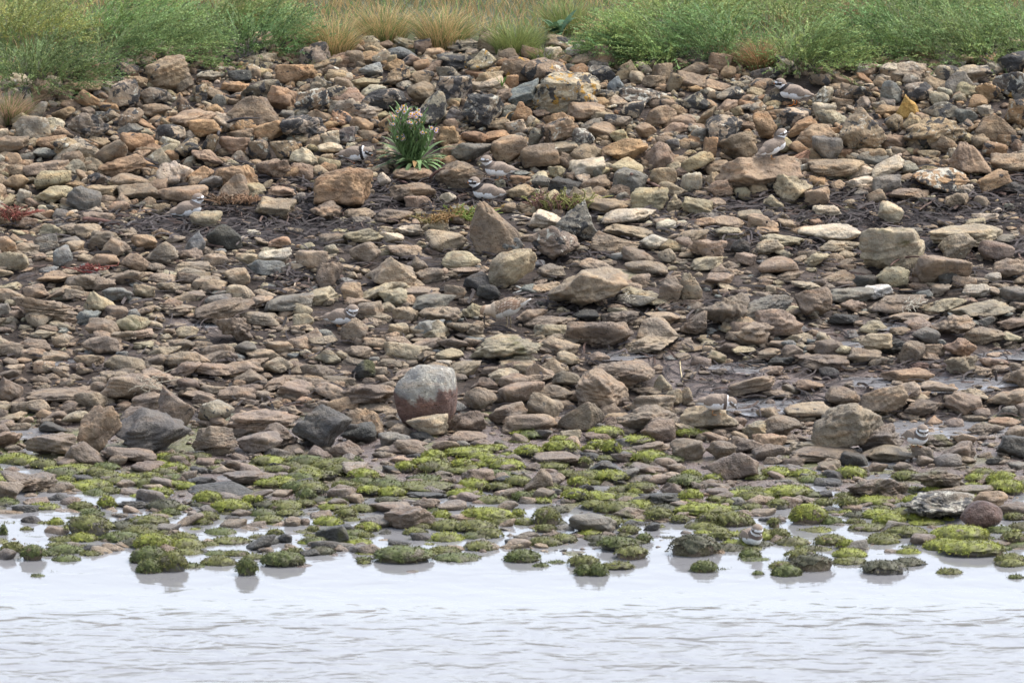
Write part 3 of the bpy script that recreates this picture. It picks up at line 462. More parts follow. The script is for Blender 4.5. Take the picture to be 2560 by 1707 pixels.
# ------------------------------------------------------------------ the mossy stones
MOSS = """
G 620 905 1020 1080 1;1250 1065 1575 1215 0;1215 1190 1530 1350 2;1270 1300 1470 1440 2;1460 1240 1700 1420 1;205 1165 400 1290 2;380 1210 540 1260 2;20 1135 210 1235 1;0 980 60 1110 2;450 910 580 1000 0;290 940 480 1005 1;1950 745 2290 850 0;2230 700 2352 780 0;1760 910 1940 990 1
G 1800 850 2000 930 1;710 555 1010 625 0;900 620 1095 695 1;1350 630 1580 690 0;2180 1290 2352 1440 2;1790 665 2020 765 0;740 1210 930 1280 1;600 1050 805 1100 1;270 1070 520 1120 2;930 1040 1290 1140 2;1270 1020 1470 1090 1;750 835 950 895 2;1480 820 1640 890 2;520 520 700 580 0
G 270 770 540 840 0;640 760 850 830 1;910 710 1050 815 0;1080 500 1280 545 0;1440 310 1590 380 0;1490 400 1700 470 0;410 430 670 475 0;590 895 725 945 2;1200 890 1530 980 1;1930 1085 2300 1170 1;1560 1045 1800 1130 1;1690 1170 1850 1230 1;2060 1205 2280 1260 1
G 1650 1320 1860 1380 2;420 1400 575 1440 2;280 1420 410 1475 2;180 990 310 1060 1;1520 560 1700 600 0
H 70 1225 420 1345 2;1120 1175 1590 1305 2;1590 1170 1860 1240 1;1650 1230 2040 1310 2;925 950 1130 1045 0;740 820 920 900 1;860 460 1110 550 0;380 640 540 735 2;0 700 60 785 0;500 370 780 460 1;805 340 970 410 2;1530 285 1730 375 0;1750 255 2140 330 0;2000 235 2220 290 0
H 1280 390 1460 475 0;1440 350 1700 430 0;1800 365 1990 440 0;710 565 910 645 1;1270 570 1810 650 1;1870 550 2120 640 0;1770 640 2070 720 0;1900 820 2330 940 0;1610 845 1790 945 0;1360 1000 1560 1080 1;190 830 430 900 1;0 885 245 970 1;110 1010 250 1085 1;930 610 1150 685 0
H 1100 555 1260 610 1;480 470 750 540 1;0 550 230 610 0;940 1040 1080 1110 1;290 1180 430 1240 1;470 980 570 1050 1;2120 580 2330 640 1;925 1260 1060 1300 2;1840 930 2190 1030 1;360 735 530 785 1
P 1268 1379 1346 1410 2
I 805 1085 1120 1190 2;960 1175 1240 1290 1;1150 1050 1280 1130 2;530 1255 780 1350 1;585 1340 730 1450 2;715 1335 870 1460 2;830 1310 1100 1390 1;1465 1085 1880 1280 3;1655 1310 1875 1430 2;1860 1370 2030 1420 2;2210 1395 2310 1470 2;1520 780 2000 880 0;1700 870 1890 1000 1
I 1850 860 2180 985 1;2065 900 2220 990 1;1460 880 1620 960 1;1220 820 1460 930 1;760 890 1010 990 1;600 925 760 1000 2;205 825 430 970 1;525 530 700 610 0;470 640 700 735 0;300 585 430 650 1;420 610 540 655 1;10 665 170 745 2;820 200 990 325 0;700 190 870 270 0;1000 150 1290 225 0
I 40 240 270 330 0;300 200 600 300 0;360 150 560 210 0;0 100 180 145 0;710 70 1010 160 0;640 240 750 300 0;1510 80 1720 150 0;1720 110 1840 160 0;760 470 1060 570 0;610 350 730 430 1;420 465 600 530 1;1565 465 1720 530 0;1640 520 1760 575 1;1760 505 1920 570 0;1060 580 1320 650 1
I 1070 640 1190 710 0;850 655 980 710 1;780 760 1150 860 1;630 745 880 830 1;1360 690 1470 760 0;1540 650 1740 750 0;0 830 120 900 0;990 980 1170 1050 1;205 965 390 1030 1;1800 1030 2020 1140 1;2100 1200 2270 1280 2;320 1295 500 1335 2;200 1320 330 1370 2;1270 330 1560 390 2;1930 650 2350 700 0
I 770 330 960 380 1;200 720 350 760 0
J 220 800 530 970 0;1450 1105 1790 1210 0;1610 1120 2130 1240 0;1530 985 2000 1110 0;1090 990 1440 1100 1;980 870 1240 970 0;1260 860 1450 945 0;870 830 1200 910 0;640 715 830 815 1;840 700 1190 770 0;430 730 600 800 1;0 735 185 815 1;0 610 380 700 0;440 1065 710 1170 1;640 1110 800 1200 0
J 610 1270 890 1340 1;165 1200 435 1320 1;225 1260 590 1410 3;20 1310 230 1390 1;50 1350 290 1470 2;860 1310 1260 1450 3;1140 1280 1430 1370 3;1560 1370 1770 1440 1;1560 1460 1950 1505 2;2200 1430 2352 1500 2;2100 1240 2352 1330 1;2160 1035 2352 1130 1;1820 500 2000 570 0
J 2020 490 2280 600 0;1420 620 1600 670 0;1250 700 1480 790 0;1770 580 1960 630 0;230 1005 470 1060 1;480 900 680 990 2;720 910 880 970 1;0 1010 190 1120 1;0 910 110 1000 1;620 670 760 720 1;2170 860 2352 930 1;1300 920 1600 975 0;760 960 1100 1030 1;660 830 780 880 0;2190 620 2330 680 0
"""
GREENS = [(.18, .195, .035), (.115, .118, .035), (.085, .10, .03), (.07, .07, .042)]
GN = ['bright yellow-green', 'olive green', 'deep green', 'grey-green']
RM = np.random.RandomState(5)
def moss_mesh(hs, tone, cover, rs, strands=1.0, lvl=3):
    """bumpy weed coat over the top of a stone plus hanging strands; local to the stone's centre"""
    D, F = ICO[lvl]; a = Acc(); g = lin(GREENS[tone])
    low = 1 - cover + .18 * np.sin(D[:, 0] * 5 + rs.uniform(0, 6)) + .12 * np.sin(D[:, 0] * 11 + D[:, 1] * 7 + rs.uniform(0, 6)) - .25
    r = 1.03 + .05 * np.sin(D @ (rs.normal(size=3) * 7)) + .045 * np.sin(D @ (rs.normal(size=3) * 13)) + .03 * np.sin(D @ (rs.normal(size=3) * 24))
    keep = (D[:, 2] > low)[F].all(1); V = D * r[:, None] * hs
    u, inv = np.unique(F[keep], return_inverse=True)
    sh = .75 + .3 * rs.rand(len(u)); hue = rs.rand(len(u), 1)
    if len(u) == 0: u = np.arange(3); inv = np.array([0, 1, 2])
    colr = g * sh[:, None] * (1 - .25 * hue * lin((.2, .1, -.2)))
    a.add(V[u], inv.reshape(-1, 3), col=colr)
    n = int(strands * (hs[0] * hs[2]) / (MPP * MPP) / 1.4) + 50
    d = rs.normal(size=(n * 2, 3)); d /= np.linalg.norm(d, axis=1)[:, None]; d = d[d[:, 2] > np.interp(rs.rand(len(d)), [0, 1], [-.25, .15]) + (.9 - cover) * .6][:n]; n = len(d)
    p = d * hs * 1.04; nrm = d / hs; nrm /= np.linalg.norm(nrm, axis=1)[:, None]
    ln = rs.uniform(.006, .017, n)[:, None]; tip = p + nrm * ln * .65 + np.array([0, 0, -1.0]) * ln * rs.uniform(.0, .9, (n, 1)) + rs.normal(size=(n, 3)) * .003
    sd = rs.normal(size=(n, 3)) * .0016
    T = np.stack([p - sd, p + sd, tip], 1).reshape(-1, 3); c = g * rs.uniform(.6, 1.35, (n, 1)) * (1 + rs.uniform(-.15, .25, (n, 1)) * lin((1, .3, 0)))
    c = np.repeat(c, 3, 0); c[2::3] *= 1.25; a.add(T, np.arange(3 * n).reshape(-1, 3), col=c)
    return a
mitems = []
for ln in MOSS.strip().splitlines():
    pn, rest = ln.split(' ', 1); ox, oy, sc = PAN[pn]
    for e_ in rest.split(';'):
        q = e_.split(); x0, y0, x1, y1 = [float(v) for v in q[:4]]
        mitems.append(dict(b=(x0 / sc + ox, y0 / sc + oy, x1 / sc + ox, y1 / sc + oy), g=int(q[4])))
for s in mitems:
    w = s['b'][2] - s['b'][0]; h_ = s['b'][3] - s['b'][1]
    s['desc'] = GN[s['g']] + (' low' if w / h_ > 3.2 else (' domed' if w / h_ < 1.9 else ''))
LAND.append(('the dark grey mossless slab', 1480, 1305)); LAND.append(('the brown stone in the pool', 1198, 1187)); LAND.append(('the fringed dome-shaped mossy stone', 2022, 1290))
relabel(mitems, 'mossy stone')
mocc = []
for s in mitems:
    x0, y0, x1, y1 = s['b']; cx, cy = (x0 + x1) / 2, (y0 + y1) / 2
    eh = (y1 - y0) * .22; p, hs = fit(x0, y0 - eh * .5, x1, y1 + eh, 'r', .62); V, F = rock('r', 3, 0, RM)
    st = dict(c=RM.choice(list('bbdg')), f='G', k='r'); at = stone_attrs(st, len(V), cy); at['prm'][:, 0] = .9
    D = V / np.linalg.norm(V, axis=1)[:, None]; Vs = (V * .45 + D * .5) * hs
    up = np.array([0, 0, hs[2]])
    o = link('mossy_stone', mesh('mossy_stone', Vs + up, F, at, True, M_STONE), loc=p - up, label=s['label'], cat='mossy stone', group='mossy stones in the shallows')
    hs = hs * (1.04, 1, 1.0); cov = {0: .9, 1: .74, 2: .86, 3: .55}[s['g']] + RM.uniform(-.28, .08)
    mm = moss_mesh(hs, s['g'], cov, RM, 1.15); mm.V = [v + up for v in mm.V]
    link('moss', mm.mesh('moss', M_MOSS), parent=o)
    mocc.append((cx, cy, (x1 - x0) / 2, (y1 - y0) / 2)); solids.append((cx, cy, Vs + p, F))
mocc = np.array(mocc)

# ------------------------------------------------------------------ the many small stones between
RF = np.random.RandomState(21)
KEEP = [(1215, 472, 62, 34), (1240, 418, 52, 34), (1995, 222, 60, 42), (1930, 358, 45, 44), (900, 388, 42, 24), (470, 520, 46, 34), (845, 788, 52, 30), (1270, 777, 74, 52), (2293, 1088, 40, 30), (1877, 1338, 38, 36), (1030, 350, 85, 85), (1790, 1005, 70, 26), (2188, 733, 52, 22), (1068, 1000, 85, 60), (2455, 1290, 58, 42), (384, 1085, 95, 45), (2118, 1066, 80, 55)]
crest_x = [-400, 0, 90, 260, 330, 480, 700, 1100, 1500, 1750, 2100, 2350, 2560, 3000]; crest_y = [230, 225, 215, 165, 140, 125, 110, 98, 120, 158, 160, 140, 105, 90]
bank = {}
def variants(kind, lvl, n):
    if (kind, lvl) not in bank: bank[(kind, lvl)] = [rock(kind, lvl, RF.uniform(-22, 22), RF) for _ in range(n)]
    return bank[(kind, lvl)]
def filler(n, wlo, whi, lvl, zone, acc):
    px = RF.uniform(-260, 2820, n); py = np.where(RF.rand(n) < .35, RF.uniform(90, 560, n), RF.uniform(90, 1200, n)) if zone == 'bank' else RF.uniform(1060, 1385, n)
    wd = wlo * (whi / wlo) ** RF.rand(n); o = np.argsort(py); px, py, wd = px[o], py[o], wd[o]
    wm = wrack_mask(px, py); pm = pool_mask(px, py)
    if zone == 'bank':
        cr = np.interp(px, crest_x, crest_y)
        ft = 1125 + 15 * np.sin(px / 150) - 45 * np.clip((px - 950) / 150, 0, 1) * np.clip((1750 - px) / 100, 0, 1)
        ok = (py > cr + RF.uniform(-18, 20, n)) & (py < ft + RF.uniform(-25, 10, n)) & (RF.rand(n) > wm * np.where(wd < 45, .72, .96)) & (RF.rand(n) > pm * np.where(wd < 45, .5, .9))
        asp = np.where(py < 520, RF.uniform(.45, .9, n), RF.uniform(.28, .66, n))
    else: ok = np.ones(n, bool); asp = RF.uniform(.35, .6, n)
    hh = wd * asp; sel = lambda m: (px[m], py[m], wd[m], hh[m], pm[m])
    px, py, wd, hh, pm = sel(ok); big = wd > 26
    A = np.where(big, .74, .95)[:, None]; B = np.where(big, .24 * wd, 0)[:, None]; A2 = np.where(big, .7, .95)[:, None]; B2 = np.where(big, .26 * hh, 0)[:, None]
    q = ((occ[None, :, 0] - px[:, None]) / (occ[None, :, 2] * A + B)) ** 2 + ((occ[None, :, 1] - py[:, None]) / (occ[None, :, 3] * A2 + B2)) ** 2
    ok = q.min(1) >= np.where(big, 1, .75)
    if zone != 'bank': ok &= (((mocc[None, :, 0] - px[:, None]) / mocc[None, :, 2]) ** 2 + ((mocc[None, :, 1] - py[:, None]) / mocc[None, :, 3]) ** 2).min(1) >= .8
    K = np.array(KEEP, float); ks = np.where(wd < 30, .62, 1.0)[:, None]
    ok &= (((px[:, None] - K[:, 0]) / (K[:, 2] * ks + wd[:, None] * .35)) ** 2 + ((py - hh * .2)[:, None] - K[:, 1]) ** 2 / (K[:, 3] * ks + hh[:, None] * .35) ** 2).min(1) >= 1
    px, py, wd, hh, pm = sel(ok); n = len(px); allk = list('aapffft'); ki = RF.randint(7, size=n)
    dr = np.array([.75, .75, .8, .75, .75, .75, .6])[ki] * RF.uniform(.85, 1.15, n); b = np.minimum(wd * MPP / 2 * dr, .375 * hh * MPP / sp_); vh = hh * MPP / 2
    c = np.sqrt(np.maximum(vh ** 2 - (b * sp_) ** 2, (.35 * vh) ** 2)) / cp; P = hit(px, py, c * RF.uniform(.1, .7, n))
    for i in range(n):
        x, y, w = px[i], py[i], wd[i]; k = allk[ki[i]]; vs = variants(k, lvl, 22); Vr, F = vs[RF.randint(22)]
        if RF.rand() < .5: Vr = Vr * np.array([-1, -1, 1])
        if zone != 'bank': cc = RF.choice(list('bbtgbbd'))
        elif y < 430: cc = RF.choice(list('toobtlyTbtwlltg'))
        elif y < 620: cc = RF.choice(list('tobtytwttTyg'))
        elif y < 900: cc = RF.choice(list('tbtytttTsbty'))
        else: cc = RF.choice(list('tbbttbTbto'))
        V = Vr * (w * MPP / 2, b[i], c[i]) + P[i]; at = stone_attrs(dict(c=cc, k=k, f='L' if (y < 380 and RF.rand() < .3) else ('W' if RF.rand() < .05 else '')), len(V), y)
        if pm[i] > .4 and zone == 'bank': at['prm'][:, 0] = .7
        acc.add(V, F, **at)
        if w > 30: solids.append((x, y, V, F))
        if w > 45: occ_add.append((x, y, w / 2 * .55, hh[i] / 2 * .55))
occ_add = []
filler(2600, 60, 105, 3, 'bank', scat)
occ = np.concatenate([occ, np.array(occ_add)]) if occ_add else occ; occ_add = []
filler(7200, 32, 62, 2, 'bank', scat)
filler(4200, 24, 32, 2, 'bank', scat)
filler(15000, 9, 24, 1, 'bank', scat)
filler(1300, 20, 75, 2, 'flat', scat)
filler(2200, 7, 20, 1, 'flat', scat)
print('scatter verts', scat.n, 'faces', sum(len(f) for f in scat.F))
link('scattered_stones', scat.mesh('scattered_stones', M_STONE), label='countless smaller stones filling the bank between the larger ones', cat='stones', kind='stuff')
# small weed tufts on the flat, uncountable
ma = Acc()
for _ in range(760):
    x, y = RM.uniform(-150, 2710), RM.uniform(1085, 1415)
    if y > 1390 and RM.rand() < .6: continue
    if x < 300 and y < 1150: continue
    if x > 1750 and y < 1180: continue
    if x < 1000 and y < 1140: continue
    w = RM.uniform(28, 90); hh = w * RM.uniform(.28, .5)
    q = np.concatenate([mocc, occ]); 
    if (((q[:, 0] - x) / q[:, 2]) ** 2 + ((q[:, 1] - y) / q[:, 3]) ** 2).min() < 1.0: continue
    p, hs = fit(x - w / 2, y - hh / 2, x + w / 2, y + hh / 2, 'r', .25); tone = RM.choice([0, 0, 1, 1, 1, 2] if y < 1250 else [0, 1, 1, 2, 3])
    m_ = moss_mesh(hs, tone, .9, RM, .9, 2)
    for v, f, c in zip(m_.V, m_.F, m_.A['col']): pass
    off = 0
    Vm = np.concatenate(m_.V); Fm = np.concatenate(m_.F); ma.add(Vm + p, Fm, col=np.concatenate(m_.A['col']))
link('weed_tufts', ma.mesh('weed_tufts', M_MOSS), label='small tufts of green weed dotted over the wet mud', cat='seaweed', kind='stuff')

# ------------------------------------------------------------------ surface finder: the visible surface at a point of the bank
def surf(px, py, rad=110):
    Vs, Fs, n = [], [], 0
    for (cx, cy, V, F) in solids:
        if abs(cx - px) < rad * .6 + (V[:, 0].max() - V[:, 0].min()) / MPP / 2 and -rad * .5 < cy - py < rad * .6: Vs.append(V); Fs.append(F + n); n += len(V)
    d = raydir(px, py); p = hit(np.array(px), np.array(py)); best = p
    if Vs:
        bv = BVHTree.FromPolygons(np.concatenate(Vs).tolist(), np.concatenate(Fs).tolist())
        h = bv.ray_cast(Vector(CAM), Vector(d).normalized())
        if h[0] is not None and (Vector(h[0]) - Vector(CAM)).length < np.linalg.norm(p - CAM): best = np.array(h[0])
    return best
def tube(pts, rad, seg=6):
    P = np.array(pts, float); n = len(P); rad = np.broadcast_to(np.asarray(rad, float), (n,))
    T = np.gradient(P, axis=0); T /= np.linalg.norm(T, axis=1)[:, None] + 1e-9; up = np.array([.13, .21, 1.0]); A = np.cross(T, up); A /= np.linalg.norm(A, axis=1)[:, None] + 1e-9; B = np.cross(T, A)
    an = np.arange(seg) * 2 * math.pi / seg; V = P[:, None] + rad[:, None, None] * (A[:, None] * np.cos(an)[:, None] + B[:, None] * np.sin(an)[:, None])
    V = V.reshape(-1, 3); F = []
    for i in range(n - 1):
        for j in range(seg): a, b = i * seg + j, i * seg + (j + 1) % seg; F += [(a, b, b + seg), (a, b + seg, a + seg)]
    for j in range(1, seg - 1): F += [(0, j + 1, j), ((n - 1) * seg, (n - 1) * seg + j, (n - 1) * seg + j + 1)]
    return V, np.array(F)
def smoothpts(P, n=14):
    P = np.array(P, float); t = np.linspace(0, 1, len(P)); u = np.linspace(0, 1, n)
    if len(P) >= 3: deg = min(3, len(P) - 1); return np.stack([np.polyval(np.polyfit(t, P[:, k], deg), u) for k in range(P.shape[1])], 1)
    return np.stack([np.interp(u, t, P[:, k]) for k in range(P.shape[1])], 1)

# ------------------------------------------------------------------ rotting weed on the bank
RW = np.random.RandomState(3); wa = Acc(); k = 0
PXY = np.stack([RW.uniform(-100, 2660, 26000), RW.uniform(400, 1060, 26000)], 1)
mk = np.maximum(wrack_mask(PXY[:, 0], PXY[:, 1]), 0.22 * pool_mask(PXY[:, 0], PXY[:, 1])) + .05; PXY = PXY[RW.rand(len(PXY)) < mk]
PW = hit(PXY[:, 0], PXY[:, 1])
for p in PW[:6500]:
    L = RW.uniform(.03, .13); a_ = RW.normal() * .7; n = 4; t = np.linspace(-.5, .5, n); bend = RW.normal() * .4
    q = np.stack([p[0] + np.cos(a_ + bend * t) * t * L, p[1] + np.sin(a_ + bend * t) * t * L * 1.2, np.zeros(n)], 1); q[:, 2] = p[2] + .19 * (q[:, 1] - p[1]) + .004 + RW.uniform(0, .024) + .01 * np.cos(t * 3) * RW.rand()
    wd = RW.uniform(.0014, .0055); s = np.stack([-np.sin(a_) * np.ones(n), np.cos(a_) * np.ones(n), RW.uniform(-.3, .9) * np.ones(n)], 1) * wd
    V = np.concatenate([q - s, q + s]); F = np.array([(i, i + 1, i + 1 + n) for i in range(n - 1)] + [(i, i + 1 + n, i + n) for i in range(n - 1)])
    wa.add(V, F, col=lin((.023, .019, .0185)) * RW.uniform(.4, 2.6) * (lin((1.4, 1.1, .9)) if RW.rand() < .12 else 1))
link('seaweed_wrack', wa.mesh('seaweed_wrack', M_WEED), label='dark rotting seaweed strewn along the strandline', cat='seaweed', kind='stuff')
def strand(name, pts, rad, colr, label, cat, lift=.004, mat_=None):
    P = [surf(x, y) for x, y in pts]
    Q = smoothpts(P, 16); Q[:, 2] += lift
    base = Q[0].copy(); r = np.interp(np.linspace(0, 1, 16), [0, .1, .8, 1], [rad * .7, rad, rad * .8, rad * .3])
    V, F = tube(Q - base, r); link(name, mesh(name, V, F, {'col': np.ones((len(V), 1)) * lin(colr)}, True, mat_ or M_WOOD), loc=base, label=label, cat=cat)
DK = (.03, .025, .025)
strand('kelp_stalk', [(545, 345), (557, 322), (590, 306), (650, 303)], .0075, (.045, .04, .04), 'dark kelp stalk arched over stones below the upper-left tan boulder', 'kelp stalk', .012)
strand('kelp_stalk', [(317, 572), (360, 556), (430, 551), (468, 570)], .0085, (.06, .055, .055), 'dark kelp stalk lying just below the lone left-hand plover', 'kelp stalk', .012)
strand('kelp_stalk', [(2248, 732), (2300, 735), (2376, 719), (2402, 728), (2428, 757)], .006, DK, 'black kelp stalk running right from the bright white stone', 'kelp stalk', .01)
strand('kelp_stalk', [(2226, 670), (2263, 650), (2322, 650)], .0045, (.09, .055, .045), 'thin brown stalk in front of the big buff boulder', 'stalk', .01)
strand('branch', [(1916, 559), (1970, 539), (2022, 526)], .009, (.05, .04, .035), 'dark branch lying on the wrack left of the white stone', 'branch', .006)
strand('branch', [(1069, 455), (1091, 434), (1113, 424)], .007, (.13, .075, .06), 'short reddish root crooked below the flowering aster', 'root', .006)
strand('branch', [(978, 450), (1000, 456), (1018, 461)], .006, (.12, .07, .06), 'short reddish stick left of the crooked root, below the aster', 'stick', .006)
strand('driftwood', [(1578, 442), (1615, 460), (1651, 475)], .009, (.16, .10, .08), 'reddish splinter of driftwood sloping down to the right', 'driftwood', .012)
strand('driftwood', [(206, 552), (250, 556), (300, 567)], .012, (.14, .08, .065), 'flat reddish driftwood strip at the far left strandline', 'driftwood', .008)
strand('twig', [(629, 686), (694, 697), (731, 706), (735, 722)], .0045, (.5, .4, .3), 'pale bleached twig bent at its right end', 'twig', .012)
strand('dried_weed', [(1261, 320), (1270, 292), (1294, 287)], .004, (.3, .2, .1), 'tan dried weed stalk arched right of the aster', 'weed stalk', .01)
strand('dried_weed', [(1287, 720), (1304, 730), (1281, 738)], .0035, (.7, .68, .6), 'white dried stalk bent above the sandpiper tail', 'weed stalk', .01)
strand('dried_weed', [(1700, 905), (1702, 930), (1708, 960)], .002, (.6, .5, .3), 'thin straw draped over a buff stone beside the puddle', 'straw', .006)
# white root tangle
c0 = surf(372, 965); ta = Acc()
for _ in range(30):
    n = 7; q = np.zeros((n, 3)); d = RW.normal(size=3) * (.016, .006, .013); q[0] = RW.uniform(-1, 1, 3) * (.05, .01, .03) + (0, 0, .02)
    for i in range(1, n): d = d + RW.normal(size=3) * (.005, .002, .006); q[i] = q[i - 1] + d * .6
    V, F = tube(smoothpts(q, 9) * (.8, .6, .6), .0008 + .0005 * RW.rand(), 4); ta.add(V, F, col=lin((.42, .38, .3)))
link('root_tangle', ta.mesh('root_tangle', M_WOOD), loc=c0 + np.array([0, -.02, 0]), label='tangle of white dried roots on a tan stone at lower left', cat='roots')
for (x, y, w_, n_, lab) in [(2275, 765, 60, 24, 'scribble of white dried weed on stones below the bright white stone'), (1560, 748, 25, 10, 'wisp of white dried weed left of the pitted brown boulder')]:
    c0 = surf(x, y); ta = Acc()
    for _ in range(n_):
        P = np.array([surf(x + RW.uniform(-1, 1) * w_ / 2, y + RW.uniform(-9, 9), 60)]); a_ = RW.normal() * .8; q = P + np.linspace(0, 1, 4)[:, None] * np.array([math.cos(a_), 0, math.sin(a_)]) * .03 + np.array([0, -.006, .004]) + RW.normal(size=(4, 3)) * .003
        V, F = tube(q - c0, .0012, 4); ta.add(V, F, col=lin((.6, .56, .46)))
    link('dried_weed', ta.mesh('dried_weed', M_WOOD), loc=c0, label=lab, cat='dried weed')
# straw root tuft
c0 = surf(2020, 385) ; ta = Acc()
for _ in range(90):
    e1 = np.array([RW.uniform(-.115, .01), RW.uniform(-.05, -.01), RW.uniform(-.1, -.02)]); e1[2] = -.035 - .075 * (1 + e1[0] / .115) * RW.uniform(.5, 1)
    q = smoothpts([np.array([0, -.01, .01]) + RW.normal(size=3) * .004, e1 * .5 + np.array([0, -.012, .014]), e1], 6); V, F = tube(q, np.linspace(.0028, .001, 6), 4); ta.add(V, F, col=lin((.34, .2, .13)) * RW.uniform(.5, 1.3))
link('root_tuft', ta.mesh('root_tuft', M_WOOD), loc=c0, label='reddish straw root tuft fanned down-left against a grey block', cat='root tuft')

# ------------------------------------------------------------------ plants
RV = np.random.RandomState(17)
def frond(rs):
    n = 6; t = np.linspace(0, 1, n); P = np.stack([t * .8, .06 * rs.normal() * t * t, .75 * t - .32 * t * t], 1)   # arching stem, unit length
    V, F, c = [], [], []
    V += list(P - (0, .006, 0)) + list(P + (0, .006, 0)); F += [(i, i + 1, i + 1 + n) for i in range(n - 1)] + [(i, i + 1 + n, i + n) for i in range(n - 1)]; c += [.7] * (2 * n)
    for j in range(27):
        u = rs.uniform(.12, 1.0); b = np.array([np.interp(u, t, P[:, k]) for k in range(3)]); d = rs.normal(size=3) * (.4, .6, .45) + (.9, 0, .45); d /= np.linalg.norm(d); L = rs.uniform(.04, .085) * (1.25 - .5 * u)
        s = np.cross(d, rs.normal(size=3)); s /= np.linalg.norm(s); s *= .013; k = len(V); V += [b - s * .5, b + d * L * .5 - s, b + d * L, b + d * L * .5 + s]; F += [(k, k + 1, k + 2), (k, k + 2, k + 3)]; c += [.8, 1, 1.2, 1]
    return np.array(V), np.array(F), np.array(c)
FR = [frond(RV) for _ in range(10)]
def bush(px, py, wpx, hpx, n, colr, label, name='seablite_bush', cat='bush', lean=0.0, group='green bushes along the top of the bank', flen=(.13, .24)):
    c0 = hit(np.array(float(px)), np.array(float(py + hpx * .35))); a = Acc(); colr = lin(colr) * RV.uniform(.78, 1.25) * (1 + RV.uniform(-.1, .15) * lin((1, 0, 0))); rx = wpx * MPP / 2 * .84; ry = rx * .7; hz = hpx * MPP * 1.1
    for _ in range(n):
        r = math.sqrt(RV.rand()); th = RV.uniform(0, 6.28); x, y = r * math.cos(th) * rx, r * math.sin(th) * ry
        yaw = math.atan2(y / ry + RV.normal() * .35 - .1, x / rx + RV.normal() * .25 + lean * 1.6); L = RV.uniform(*flen); V, F, c = FR[RV.randint(10)]
        tilt = RV.uniform(-.25, .55) - .35 * r; ct, st = math.cos(tilt), math.sin(tilt); x1, z1 = V[:, 0] * ct - V[:, 2] * st, V[:, 0] * st + V[:, 2] * ct
        cy_, sy_ = math.cos(yaw), math.sin(yaw); Q = np.stack([x1 * cy_ - V[:, 1] * sy_, x1 * sy_ + V[:, 1] * cy_, z1], 1) * L
        z0 = .12 * y + hz * .8 * (1 - r ** 2.4) * RV.uniform(.1, 1.0)
        cc = lin(colr) * RV.uniform(.6, 1.45) * (1 + RV.uniform(-.12, .18) * lin((1, .2, -.3))); a.add(Q + np.array([x, y, z0]), F, col=c[:, None] * cc)
    link(name, a.mesh(name, M_LEAF), loc=c0, label=label, cat=cat, group=group)
def tuft(px, py, wpx, hpx, n, colr, label, name='grass_tussock', cat='tussock', group='straw coloured grass tussocks', lean=0.0, green=.4):
    c0 = hit(np.array(float(px)), np.array(float(py + hpx * .4))); a = Acc(); rx = wpx * MPP / 2; hz = hpx * MPP * .95
    m = 5; t = np.linspace(0, 1, m)
    for _ in range(n):
        r = math.sqrt(RV.rand()); th = RV.uniform(0, 6.28); x, y = r * math.cos(th) * rx * .55, r * math.sin(th) * rx * .45; L = hz * RV.uniform(.6, 1.15)
        yaw = th + RV.normal() * .6; out = L * RV.uniform(.25, .85) * (.3 + r); P = np.stack([x + (math.cos(yaw) + lean) * out * t ** 1.5, y + math.sin(yaw) * out * t ** 1.5, L * (t - .38 * t * t * (.4 + r))], 1)
        P[:, 2] += .12 * y; w = .0016 * (1 - t * .85)[:, None]; s = np.array([-math.sin(yaw), math.cos(yaw), 0]) if RV.rand() < .3 else np.array([1.0, 0, .1])
        V = np.concatenate([P - s * w, P + s * w]); F = np.array([(i, i + 1, i + 1 + m) for i in range(m - 1)] + [(i, i + 1 + m, i + m) for i in range(m - 1)])
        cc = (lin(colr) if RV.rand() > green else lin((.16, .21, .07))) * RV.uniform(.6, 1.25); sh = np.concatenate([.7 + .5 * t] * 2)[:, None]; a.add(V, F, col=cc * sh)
    link(name, a.mesh(name, M_GRASS), loc=c0, label=label, cat=cat, group=group)
GR = (.15, .225, .085); GR2 = (.19, .265, .095); ST = (.47, .335, .16); YG = (.24, .27, .09)
# backdrop grass, uncountable
ga = Acc(); m = 4; t = np.linspace(0, 1, m)
bx = RV.uniform(-350, 2900, 26000); by = RV.rand(26000) ** .8; cr = np.interp(bx, crest_x, crest_y) - 12; by = cr - 330 * by; P0 = hit(bx, by)
patch = fb(bx / 260, by / 60, 55) + .75 * np.exp(-((bx - 1150) / 480) ** 2) + .35 * np.exp(-((bx - 2080) / 160) ** 2) - .35
for p, pt in zip(P0, patch):
    straw = RV.rand() < np.clip(.5 + pt * 1.3, .22, .72); L = RV.uniform(.05, .12); yaw = RV.uniform(0, 6.28); out = L * RV.uniform(.2, .8)
    P = np.stack([math.cos(yaw) * out * t ** 1.5, math.sin(yaw) * out * t ** 1.5, L * (t - .35 * t * t)], 1) + p; w = (.0026 if not straw else .002) * (1 - t * .8)[:, None]; s = np.array([1, 0, .15])
    V = np.concatenate([P - s * w, P + s * w]); F = np.array([(i, i + 1, i + 1 + m) for i in range(m - 1)] + [(i, i + 1 + m, i + m) for i in range(m - 1)])
    ga.add(V, F, col=(lin(ST) * .85 if straw else lin(GR2)) * RV.uniform(.55, 1.3))
link('grass', ga.mesh('grass', M_GRASS), label='rough grass covering the top of the bank', cat='grass', kind='stuff')
